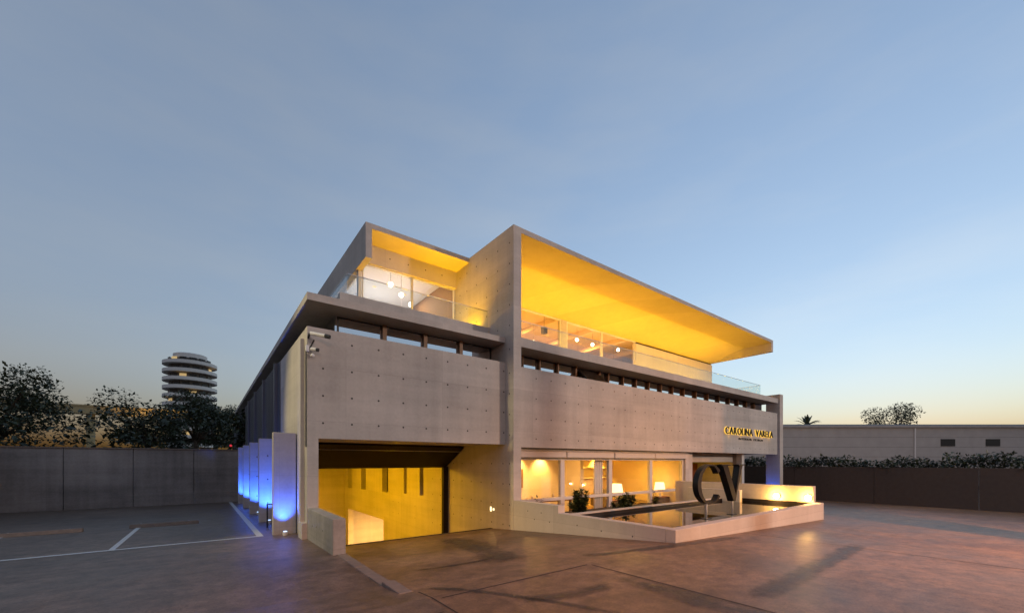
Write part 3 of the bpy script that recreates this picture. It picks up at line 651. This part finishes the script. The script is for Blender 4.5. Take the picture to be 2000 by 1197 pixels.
# ---------------------------------------------------------------- reflecting pool
po = thing('reflecting_pool', (7.65, 4.55, 0), 'raised reflecting pool with pale concrete rim and black lining', 'pool')
B(7.65, 16.8, 4.55, 4.78, -.7, .26).build('rim_wall', 'pale_concrete', po, bevel=.01)
q = MB(); q.prism([(4.782, -.9), (9.985, -.9), (9.985, .46), (8.0, .46), (8.0, .258), (4.782, .258)], 'x', 7.655, 7.90); o = q.build('rim_wall', 'pale_concrete', po)
tie_holes(o, [(7.655, yy, z) for yy, z in ((8.35, -.02), (9.0, -.02), (7.3, .02), (6.5, -.02), (5.6, -.02), (8.7, .2), (9.3, .2))], (-1, 0, 0), .02)
B(7.902, 16.6, 7.58, 7.80, -.5, .256).build('rim_wall', 'pale_concrete', po)
for a in ((7.902, 7.93, 4.784, 7.578, -.5, .235), (7.93, 16.56, 7.55, 7.578, -.5, .235), (7.93, 16.56, 4.784, 4.81, -.5, .235), (16.56, 16.598, 4.784, 7.578, -.5, .26)): B(*a).build('lining', 'black_granite', po)
B(7.903, 16.597, 4.783, 7.579, -.52, -.45).build('basin_floor', 'black_granite', po)
mb = MB(); mb.add([(7.935,4.815,.15),(16.555,4.815,.15),(16.555,7.545,.15),(7.935,7.545,.15)], [(0,1,2,3)]); struct('water', mb, 'water')
struct('planter_soil', B(7.902, 15.9, 7.802, 10.27, -.6, -.10), 'soil')
solo('pool_side_wall', B(16.602, 16.82, 4.785, 9.9, -.7, .82), 'concrete', 'low concrete wall washed by two round lights at the far end of the pool', 'wall', bevel=.01)
solo('ramp_parapet', B(15.95, 16.15, 6.9, 8.95, -.2, .60), 'concrete', 'short low concrete parapet between the pool and the entrance', 'wall', bevel=.01)
for yy, lb in ((5.9, 'glowing round wall light low on the pool side wall near the big letters'), (4.93, 'glowing round wall light at the street end of the pool side wall')):
    u = thing('wall_light', (16.6, yy, .42), lb, 'wall light', 'wall lights at the pool')
    MB().tube((16.60, yy, .42), (16.56, yy, .42), .11, .11, 16).build('housing', 'dark_metal', u); MB().tube((16.562, yy, .42), (16.545, yy, .42), .112, .10, 16).build('lens', 'wall_lens', u)
    lamp('wall_lamp', 'POINT', (16.42, yy, .40), 8.0, WARM, u, size=.05)

# big C V letters standing in the water
lt = thing('monogram_sign', (11.2, 5.4, .05), 'large black serif letters C V standing on posts in the pool', 'sign')
def letter(name, outer, inner, y0, y1):
    """closed ring strip between two point lists, extruded; front face bronze"""
    n_ = len(outer); mb = MB()
    for yy in (y0, y1): mb.v += [(x, yy, z) for x, z in outer] + [(x, yy, z) for x, z in inner]
    k = 2*n_
    for i in range(n_-1):
        for a_, b_, m_ in (((i, i+1, n_+i+1, n_+i), 0, 1), ((k+i, k+n_+i, k+n_+i+1, k+i+1), 0, 0)): mb.f.append(a_); mb.m.append(m_)
        mb.f.append((i, k+i, k+i+1, i+1)); mb.m.append(0); mb.f.append((n_+i, n_+i+1, k+n_+i+1, k+n_+i)); mb.m.append(0)
    for i in (0, n_-1): mb.f.append((i, n_+i, k+n_+i, k+i)); mb.m.append(0)
    o = mb.build(name, ['letter_side', 'letter_face'], lt); return o
out, inn = [], []
for i in range(41):
    a = R(42 + (318-42)*i/40); c_, s_ = math.cos(a), math.sin(a)
    ox, oz = 10.76 + .68*c_, 1.06 + .53*s_
    tk = .045 + .125*max(0, -c_)**1.6
    if a < R(75): tk = .045 + .11*(R(75)-a)/R(33)
    if a > R(295): tk = .045 + .07*(a-R(295))/R(23)
    out.append((ox, oz)); inn.append((ox - tk*c_*1.05, oz - tk*s_*.8))
letter('letter_c', out, inn, 5.38, 5.53)
vv = MB()
vv.prism([(11.38, 1.55), (11.68, 1.55), (12.16, .70), (12.10, .53), (12.02, .53)], 'y', 5.36, 5.54)
vv.prism([(12.40, 1.55), (12.58, 1.55), (12.13, .53), (12.101, .535), (12.162, .705)], 'y', 5.362, 5.538)
vv.prism([(11.28, 1.55), (11.85, 1.55), (11.85, 1.585), (11.28, 1.585)], 'y', 5.35, 5.55); vv.prism([(12.32, 1.55), (12.72, 1.55), (12.72, 1.585), (12.32, 1.585)], 'y', 5.35, 5.55)
for i in range(len(vv.f)):
    ys_ = [vv.v[j][1] for j in vv.f[i]]
    vv.m[i] = 1 if max(ys_) < 5.37 else 0
vv.build('letter_v', ['letter_side', 'letter_face'], lt)
for x, zt in ((10.62, .56), (12.1, .56)):
    MB().tube((x, 5.45, -.44), (x, 5.45, zt), .035, n=10).build('post', 'steel', lt); B(x-.13, x+.13, 5.36, 5.54, .12, .165).build('foot', 'black_plastic', lt)

# ---------------------------------------------------------------- facade lettering
def text_mesh(ch, size, ext, off):
    cu = bpy.data.curves.new('t', 'FONT'); cu.body = ch; cu.size = size; cu.extrude = ext; cu.offset = off; cu.resolution_u = 3
    ob = bpy.data.objects.new('t', cu); C.objects.link(ob); dg = bpy.context.evaluated_depsgraph_get()
    me = bpy.data.meshes.new_from_object(ob.evaluated_get(dg)); bpy.data.objects.remove(ob); bpy.data.curves.remove(cu); return me
def lettering(root, text, x0, x1, z, size, ext, y, mname, glow=None, name='letter'):
    W = []; me_c = {}
    for ch in text:
        if ch == ' ': W.append(size*.42); continue
        if ch not in me_c:
            me = text_mesh(ch, size, ext, 0); me.materials.append(MATS[mname])
            xs = [v.co.x for v in me.vertices]; mn = min(xs); mxx = max(xs)
            for v in me.vertices: v.co.x -= mn
            g_ = None
            if glow:
                g_ = text_mesh(ch, size, .012, .017); g_.materials.append(MATS[glow])
                for v in g_.vertices: v.co.x -= mn
            me_c[ch] = (me, mxx-mn, g_)
        W.append(me_c[ch][1])
    gap = size*.14; tot = sum(W) + gap*(len(text)-1); k = (x1-x0)/tot; x = x0
    base = Vector(root['_base'])
    for ch, wd in zip(text, W):
        if ch != ' ':
            me, _, g_ = me_c[ch]
            o = bpy.data.objects.new(name, me); C.objects.link(o); o.parent = root; o.location = Vector((x, y, z)) - base; o.rotation_euler = (R(90), 0, 0); o.scale = (k, 1, 1)
            if g_:
                q = bpy.data.objects.new('glow_backing', g_); C.objects.link(q); q.parent = o; q.location = (0, 0, -.055)
        x += (wd+gap)*k
fs = thing('facade_lettering', (24.2, 10.0, 3.1), 'back lit golden name letters on the right end of the facade panel', 'sign')
lettering(fs, 'CAROLINA VARELA', 21.35, 27.35, 3.12, .52, .02, 9.93, 'letter_face', 'sign_glow')
lettering(fs, 'INTERIOR DESIGN', 23.0, 26.1, 2.86, .16, .01, 10.005, 'letter_side', None, 'small_letter')
for x in (21.9, 23.2, 24.6, 26.0, 27.0): lamp('sign_lamp', 'POINT', (x, 9.86, 3.05), .10, AMBER, fs, size=.05)

# ---------------------------------------------------------------- interior things seen through the glass
def table_lamp(x, y, zt, label):
    l_ = thing('table_lamp', (x, y, zt), label, 'lamp', 'table lamps by the window')
    MB().lathe((x, y, zt), [(.09, 0), (.10, .02), (.05, .06), (.07, .16), (.04, .26), (.015, .30), (.015, .36)], 16).build('base', 'ceramic', l_, True)
    s_ = MB(); n_ = 20
    s_.v = [(x+.27*math.cos(2*math.pi*i/n_), y+.27*math.sin(2*math.pi*i/n_), zt+.32) for i in range(n_)] + [(x+.20*math.cos(2*math.pi*i/n_), y+.20*math.sin(2*math.pi*i/n_), zt+.70) for i in range(n_)]
    s_.f = [(i,(i+1)%n_,n_+(i+1)%n_,n_+i) for i in range(n_)]; s_.m = [0]*n_; s_.build('shade', 'lamp_shade', l_, True)
    lamp('lamp_bulb', 'POINT', (x, y, zt+.8), .5, WARM, l_, size=.06)
table_lamp(14.6, 11.5, -.02, 'lit white table lamp behind the third window by the green bush')
table_lamp(17.9, 11.5, -.05, 'lit white table lamp behind the fourth window beside the entrance')
def cabinet(x0, x1, y0, y1, zt, label, m_='dark_wood'):
    c_ = thing('cabinet', ((x0+x1)/2, y0, -.6), label, 'cabinet')
    B(x0, x1, y0+.02, y1, -.5, zt-.04).build('carcass', m_, c_); B(x0-.02, x1+.02, y0, y1+.02, zt-.04, zt).build('top', 'dark_wood', c_)
    n_ = max(2, int((x1-x0)/.5))
    for i in range(n_): B(x0+(x1-x0)*i/n_+.01, x0+(x1-x0)*(i+1)/n_-.01, y0, y0+.018, -.46, zt-.06).build('door', m_, c_)
    for x in (x0+.05, x1-.1): B(x, x+.05, y0+.05, y1-.05, -.6, -.5).build('foot', 'dark_metal', c_)
cabinet(14.1, 15.3, 11.25, 11.7, -.02, 'dark sideboard carrying a table lamp behind the third window', 'sofa_fabric')
cabinet(17.3, 18.35, 11.25, 11.7, -.05, 'sideboard carrying a table lamp behind the fourth window', 'sofa_fabric')
bk = thing('bookcase', (8.3, 13.3, -.6), 'tall reddish brown wooden bookcase at the left end of the showroom', 'bookcase')
B(8.02, 8.62, 13.15, 13.55, -.6, 1.5).build('carcass', 'dark_wood', bk)
for z in (-.1, .4, .9): B(8.02, 8.62, 13.11, 13.149, z, z+.04).build('shelf', 'wood_post', bk)
tb = thing('long_table', (10.5, 11.9, -.6), 'dark wooden table with small things on it behind the first windows', 'table')
B(9.3, 11.9, 11.5, 12.3, .12, .18).build('table_top', 'dark_wood', tb)
for x in (9.4, 11.7):
    for y in (11.55, 12.2): B(x, x+.08, y, y+.06, -.6, .12).build('leg', 'dark_wood', tb)
for i, (x, y, r_, h_) in enumerate(((9.7, 11.8, .10, .10), (10.1, 12.0, .06, .16), (10.55, 11.8, .13, .07), (11.2, 12.0, .05, .22), (11.6, 11.75, .09, .12))):
    solo('vase', MB().lathe((x, y, .182), [(r_*.6, 0), (r_, h_*.35), (r_*.8, h_*.7), (r_*.5, h_)], 12), 'ceramic', ['low round bowl', 'slim cup', 'wide dish', 'tall slender vase', 'round pot'][i] + ' on the dark table behind the windows', 'vessel', smooth=True)
sf = thing('sofa', (16.4, 13.2, -.6), 'dark olive sofa behind the third and fourth windows', 'sofa')
B(15.5, 17.4, 12.8, 13.6, -.45, -.15).build('seat', 'sofa_fabric', sf, bevel=.04); B(15.5, 17.4, 13.45, 13.7, -.14, .30).build('backrest', 'sofa_fabric', sf, bevel=.04)
for x in (15.3, 17.41): B(x, x+.19, 12.8, 13.7, -.5, .08).build('armrest', 'sofa_fabric', sf, bevel=.03)
for x in (15.55, 17.3): B(x, x+.05, 12.9, 12.95, -.6, -.451).build('foot', 'dark_metal', sf)
pen = [(5.22, 13.95, 7.9, 'nearest the glass corner'), (5.86, 14.57, 7.9, 'in the middle of the left box'), (6.52, 15.25, 7.9, 'lowest in view of the left box'),
       (13.2, 15.6, 7.7, 'behind the second upper window'), (15.3, 14.6, 7.95, 'left of the upper mullion'), (16.6, 14.7, 7.95, 'right of the upper mullion'), (18.5, 14.5, 7.95, 'beside the solid yellow wall'),
       (15.7, 14.9, 7.4, 'hanging lower behind the third upper window'), (19.0, 15.2, 7.4, 'hanging lower at the end of the upper windows')]
for x, y, z, lb in pen:
    pd = thing('pendant_lamp', (x, y, z), 'glowing globe pendant lamp ' + lb, 'lamp', 'globe pendants on the upper floor')
    MB().ball((x, y, z), .085).build('globe', 'globe', pd, True); MB().tube((x, y, z+.10), (x, y, 8.595 if x > 8 else 8.775), .006, n=6).build('cord', 'black_plastic', pd)
    lamp('pendant_bulb', 'POINT', (x, y, z-.16), .8, (1, .7, .35), pd, size=.05)
spk = thing('loudspeaker', (13.0, 14.6, 8.0), 'small black loudspeaker hung near the upper ceiling', 'loudspeaker')
B(12.75, 12.98, 14.3, 14.5, 7.75, 8.05).build('cabinet_box', 'black_plastic', spk); MB().tube((12.86, 14.4, 8.05), (12.86, 14.4, 8.6), .012).build('bracket', 'black_plastic', spk)

# ---------------------------------------------------------------- plants
def leaf_cloud(mb, c, rad, n, size, squash=1.0, shell=.35, bend=0.3):
    for _ in range(n):
        while True:
            v = Vector((random.uniform(-1,1), random.uniform(-1,1), random.uniform(-1,1)))
            if shell < v.length < 1: break
        q = Vector(c) + Vector((v.x*rad[0], v.y*rad[1], v.z*rad[2]))
        d = Vector((random.gauss(0,1), random.gauss(0,1), random.gauss(0,.7))).normalized(); u = d.cross(Vector((random.random()-.5, random.random()-.5, 1))).normalized()
        s_ = size*random.uniform(.5, 1.6); mid = q + d*s_*.5 + u.cross(d)*s_*bend*.3
        mb.add([q, mid + u*s_*.28, q + d*s_, mid - u*s_*.28], [(0,1,2,3)])
def shrub(x, y, z, h, r_, label, n=230, leaf=.13):
    s_ = thing('shrub', (x, y, z), label, 'shrub', 'shrubs in the planter'); st = MB(); lf = MB()
    for i in range(9):
        a = random.uniform(0, 6.28); k = random.uniform(.2, 1); hh = h*random.uniform(.45, 1) * (1.1-.5*k)
        tip = Vector((x+r_*k*math.cos(a), y+r_*k*math.sin(a), z+hh)); base = Vector((x+.05*math.cos(a), y+.05*math.sin(a), z-.02))
        midp = (base+tip)/2 + Vector((0,0,.06)); st.tube(base, midp, .012, .009, 5); st.tube(midp, tip, .009, .004, 5)
        for j in range(n//9):
            f_ = random.uniform(.25, 1); q = base.lerp(midp, f_*2) if f_ < .5 else midp.lerp(tip, f_*2-1)
            d = Vector((random.gauss(0,1), random.gauss(0,1), random.uniform(-.3,.9))).normalized(); u = d.cross(Vector((0,0,1))).normalized(); s2 = leaf*random.uniform(.7,1.3)
            up = u.cross(d)
            m_ = q + d*s2*.5 - up*s2*.02
            lf.add([q, m_+u*s2*.24+up*.01, q+d*s2*.98-up*s2*.06, m_-u*s2*.24+up*.01, m_], [(0,1,4),(1,2,4),(2,3,4),(3,0,4)])
    st.build('stem', 'bark', s_); tag(lf.build('leaves', 'shrub_leaf', s_), kind='stuff')
shrub(9.05, 8.5, -.10, 1.2, .50, 'tall leafy shrub in the planter before the second window', 1100, .15)
shrub(11.25, 8.7, -.10, .90, .50, 'bushy shrub in the planter before the lit lamp of the third window', 1000, .14)
shrub(8.12, 9.2, -.10, .80, .25, 'small sprig of leaves in the planter before the first window', 130, .12)
shrub(13.9, 9.2, -.10, .72, .28, 'low leafy shrub in the planter before the fourth window', 180, .12)

def tree(x, y, z, h, r_, label, n=1500, leaf=.5, mname='tree_leaf', group='trees behind the parking lot'):
    t_ = thing('tree', (x, y, z), label, 'tree', group); tr = MB(); cr = MB()
    top = Vector((x+random.uniform(-.3,.3), y, z+h*.55)); tr.tube((x, y, z), top, h*.03+.05, h*.018+.03, 8)
    k = 14
    for i in range(k):
        a = 6.28*i/k + random.uniform(-.3,.3); rr = r_*random.uniform(.3, .75); c_ = Vector((x+rr*math.cos(a), y+rr*math.sin(a), z+h*random.uniform(.45, .88)))
        tr.tube(top - Vector((0,0,h*.1*random.random())), c_, h*.012+.02, .02, 6)
        s_ = r_*random.uniform(.25, .55); leaf_cloud(cr, c_, (s_, s_, s_*.75), n//k, leaf, shell=.2)
    tr.build('trunk', 'bark', t_, True); tag(cr.build('crown', mname, t_), kind='stuff')
tree(-.6, 47, -1, 9.0, 3.0, 'dark tree left of the apartment tower behind the lot', 7500, .21)
tree(1.0, 57, -1, 9.5, 3.2, 'dark tree under the apartment tower behind the lot', 7500, .21)
tree(3.2, 66, -1, 11, 3.0, 'dark tree nearest to the rear corner of the building', 7500, .21)
tree(-3.6, 42, -1, 8.2, 3.0, 'dark tree second from the left boundary wall', 7500, .2)
tree(-8.5, 33, -.8, 7.5, 3.2, 'dark tree over the middle of the left boundary wall', 8500, .17)
tree(-9.5, 22, -.6, 7.0, 2.9, 'dark tree over the near part of the left boundary wall', 9000, .14)
tree(-10.5, 13, -.4, 6.4, 2.6, 'dark tree nearest the camera on the left', 10000, .12)

# hedge behind the back wall of the lot
hg = MB()
for i in range(46): leaf_cloud(hg, (-11 + i*.42 if i < 31 else 2.0, 28.2 + random.uniform(-.4,.6), random.uniform(1.6, 4.2)), (.7, .7, .7), 70, .26, shell=.1)
solo('hedge', hg, 'hedge_leaf', 'tall dark hedge behind the back wall of the parking lot', 'hedge')
bwl = thing('boundary_wall', (-4, 26.7, -.5), 'grey concrete wall closing the rear of the parking lot', 'wall')
for i in range(6): B(-12+i*2.31+.01, -12+(i+1)*2.31-.01, 26.7, 26.9, -.8, 2.26).build('wall_panel', 'rough_concrete', bwl, bevel=.01)
for i in range(6): B(-12+i*2.31+.004, -12+(i+1)*2.31-.004, 26.66, 26.94, 2.26, 2.33).build('coping_stone', 'kerb', bwl, bevel=.01)
lwl = thing('side_boundary_wall', (-7, 10, -.3), 'long grey concrete wall along the left of the parking lot', 'wall')
for i in range(11): B(-7.2, -7.0, 0+i*2.43+.01, 0+(i+1)*2.43-.01, -.9, 2.2).build('wall_panel', 'rough_concrete', lwl, bevel=.01)
for i in range(11): B(-7.25, -6.95, 0+i*2.43+.004, 0+(i+1)*2.43-.004, 2.2, 2.27).build('coping_stone', 'kerb', lwl, bevel=.01)
solo('warning_light', MB().ball((1.15, 27.3, 2.56), .06), 'red_lens', 'tiny red signal light in the hedge at the rear corner', 'light', smooth=True)

# apartment tower far behind
tw = thing('apartment_tower', (-4.5, 190, -1), 'distant round white apartment tower with stacked balconies', 'building')
nf = 13; cx, cyy = -4.2, 190
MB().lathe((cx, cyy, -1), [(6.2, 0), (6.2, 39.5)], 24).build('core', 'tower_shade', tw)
for i in range(nf):
    z = 1 + i*2.95
    MB().lathe((cx, cyy, z), [(7.6, 0), (8.0, .1), (8.0, 1.25), (7.8, 1.3), (7.8, .3)], 28).build('balcony', 'tower_white', tw)
    for k in range(6):
        a = R(200+k*26 + (i % 2)*8); c_, s_ = math.cos(a), math.sin(a)
        q = MB(); q.prism([(cx+6.15*c_-1.0*s_, cyy+6.15*s_+1.0*c_), (cx+6.15*c_+1.0*s_, cyy+6.15*s_-1.0*c_), (cx+6.35*c_+1.0*s_, cyy+6.35*s_-1.0*c_), (cx+6.35*c_-1.0*s_, cyy+6.35*s_+1.0*c_)], 'z', z+.2, z+2.5)
        q.build('window', 'flat_light' if (i*5+k*3) % 7 == 0 else 'dark_metal', tw)
MB().lathe((cx, cyy, 39.0), [(5, 0), (5, 1.6), (4.6, 1.8)], 20).build('roof_house', 'tower_white', tw)
# lit footbridge between the trees
fbg = thing('footbridge', (2, 88, 0), 'distant ochre footbridge beam lit by lamps behind the trees', 'bridge')
B(-30, 40, 88, 90, 9.0, 10.1).build('deck_beam', 'bridge_paint', fbg); B(-30, 40, 87.9, 88.0, 10.1, 10.35).build('parapet', 'bridge_paint', fbg)
for x in (-14, 6, 26): MB().tube((x, 89, -1.1), (x, 89, 9.0), .5, n=12).build('pier', 'bridge_paint', fbg)
for x in (-6, 4): lamp('bridge_lamp', 'SPOT', (x, 84, 6.5), 220, (1, .62, .2), fbg, (x, 88, 9.6), .2, spot=120)

# ---------------------------------------------------------------- right hand neighbours
nb = thing('neighbour_building', (65, 8, -1), 'low grey neighbouring building with horizontal joints beyond the hedge', 'building')
fx, fy = .79631, -.60489; ox, oy = 46.0, 21.5
def nbx(a, dd): return (ox + fx*a + .60489*dd, oy + fy*a + .79631*dd)
def nb_box(a0, a1, d0, d1, z0, z1, name, m_):
    q = MB(); q.prism([nbx(a0, d0), nbx(a1, d0), nbx(a1, d1), nbx(a0, d1)], 'z', z0, z1); return q.build(name, m_, nb)
for i in range(6): nb_box(0, 62, 0, 14, -1 + i*1.08, -1 + i*1.08 + 1.06, 'wall_course', 'neighbour_render')
nb_box(.05, 61.9, .05, 14, -1, 5.45, 'core_wall', 'dark_wall')
nb_box(-.3, 62.3, -.3, 14.3, 5.48, 5.66, 'coping', 'neighbour_render'); nb_box(6, 40, 4, 12, 5.66, 6.2, 'roof', 'neighbour_roof')
for a_ in (24, 29, 34, 39): nb_box(a_, a_+1.6, -.03, .06, 3.4, 4.2, 'window', 'dark_metal')
nb_box(21.0, 21.12, -.14, -.02, -1, 5.4, 'drain_pipe', 'white_frame')
hw = thing('garden_wall', (31, 10, -.9), 'dark rendered garden wall below a hedge on the right boundary', 'wall')
for i in range(12): B(31, 31.2, -14+i*4+.01, -14+(i+1)*4-.01, -1.4, 1.35).build('wall_panel', 'dark_wall', hw)
hr = MB()
for i in range(150): leaf_cloud(hr, (31.6+random.uniform(-.3,.4), -14+i*.32, random.uniform(1.25, 1.7)), (.5, .45, .45), 190, .15, shell=.05)
solo('hedge', hr, 'hedge_leaf', 'clipped dark hedge along the top of the right garden wall', 'hedge')
bh = MB()
for i in range(40): leaf_cloud(bh, (24.8+i*.16, 24+random.uniform(-.3,.3), random.uniform(-.3, 2.0)), (.6, .5, .7), 60, .2, shell=.1)
solo('hedge', bh, 'hedge_leaf', 'dark hedge closing the passage behind the open end of the building', 'hedge')
def palm(x, y, z, h, label, n=26, L_=2.6):
    t_ = thing('palm_tree', (x, y, z), label, 'palm', 'palm trees behind the neighbour'); MB().tube((x, y, z), (x+.2, y, z+h), .24, .17, 10).build('trunk', 'bark', t_)
    for i in range(n):
        a = 6.28*i/n + random.uniform(-.15,.15); el = random.uniform(-.45, 1.3); fr_ = MB(); pr = Vector((x+.2, y, z+h)); d = Vector((math.cos(a)*math.cos(el), math.sin(a)*math.cos(el), math.sin(el)))
        for k in range(7):
            nx_ = pr + d*L_/7; u = d.cross(Vector((0,0,1))).normalized()
            w_ = .30*math.sin(math.pi*(k+1.2)/8.2); dr_ = Vector((0,0,-.25*w_))
            fr_.add([pr, nx_, nx_+u*w_+dr_, pr+u*w_*.6+dr_], [(0,1,2,3)]); fr_.add([pr, nx_, nx_-u*w_+dr_, pr-u*w_*.6+dr_], [(3,2,1,0)])
            pr = nx_; d = (d + Vector((0,0,-.16))).normalized()
        fr_.build('frond', 'palm_leaf', t_)
palm(82.9, 24.9, -1.1, 9.0, 'single palm crown showing above the neighbouring roof', 30, 2.2)

tree(70, 12, -1.1, 10.5, 3.6, 'dark tree rising behind the right end of the neighbouring building', 7500, .21, group='trees behind the neighbour')
# ---------------------------------------------------------------- street lamps behind the camera
def street_lamp(x, y, h, ax, ay, power, col, label, aim, spot=None, size=.12):
    s_ = thing('street_lamp', (x, y, 0), label, 'street lamp', 'street lamps along the kerb')
    MB().tube((x, y, -.1), (x, y, h), .09, .055, 12).build('pole', 'steel', s_); MB().tube((x, y, h), (x+ax, y+ay, h+.15), .045, .035, 8).build('arm', 'steel', s_)
    B(x+ax-.15, x+ax+.15, y+ay-.3, y+ay+.3, h+.12, h+.22).build('lamp_head', 'steel', s_); B(x+ax-.12, x+ax+.12, y+ay-.25, y+ay+.25, h+.10, h+.119).build('lens', 'sodium_lens', s_)
    lamp('street_bulb', 'SPOT' if spot else 'POINT', (x+ax, y+ay, h-.05), power, col, s_, aim, size, spot=spot, blend=.6)
street_lamp(14.0, -5.0, 6.2, 0, 1.0, 560, SODIUM, 'sodium street lamp at the kerb right of the pool', (15, 1.0, 0), 112, size=.04)
street_lamp(2.0, -7.5, 7.2, 0, 1.0, 620, SODIUM, 'sodium street lamp at the kerb close behind the viewpoint', (3.4, -.6, 0), 70, size=.1)
street_lamp(-5.0, -18, 9.4, 0, 1.2, 420, (1.0, .60, .46), 'street lamp on the pavement behind the viewpoint', None, size=.5)
street_lamp(25.0, -24, 9.4, 0, 1.2, 2500, (1.0, .78, .66), 'street lamp across the road opposite the entrance', None, size=.9)
street_lamp(-9.5, 10.5, 8.6, 1.2, 0.3, 520, (1.0, .82, .40), 'tall lamp at the left edge of the parking lot', (4.5, 10.6, 1.2), 36)
solo('facade_shade_blocker', B(14.82, 15.55, -2.6, -2.4, -.6, 6.9), 'rough_concrete', 'unseen concrete pylon beside the sodium street lamp', 'blocker', bevel=.02)  # out-of-view slab added to cast the shadow edge on the facade

# ---------------------------------------------------------------- tidy
for o in list(bpy.data.objects):
    if '_base' in o: del o['_base']
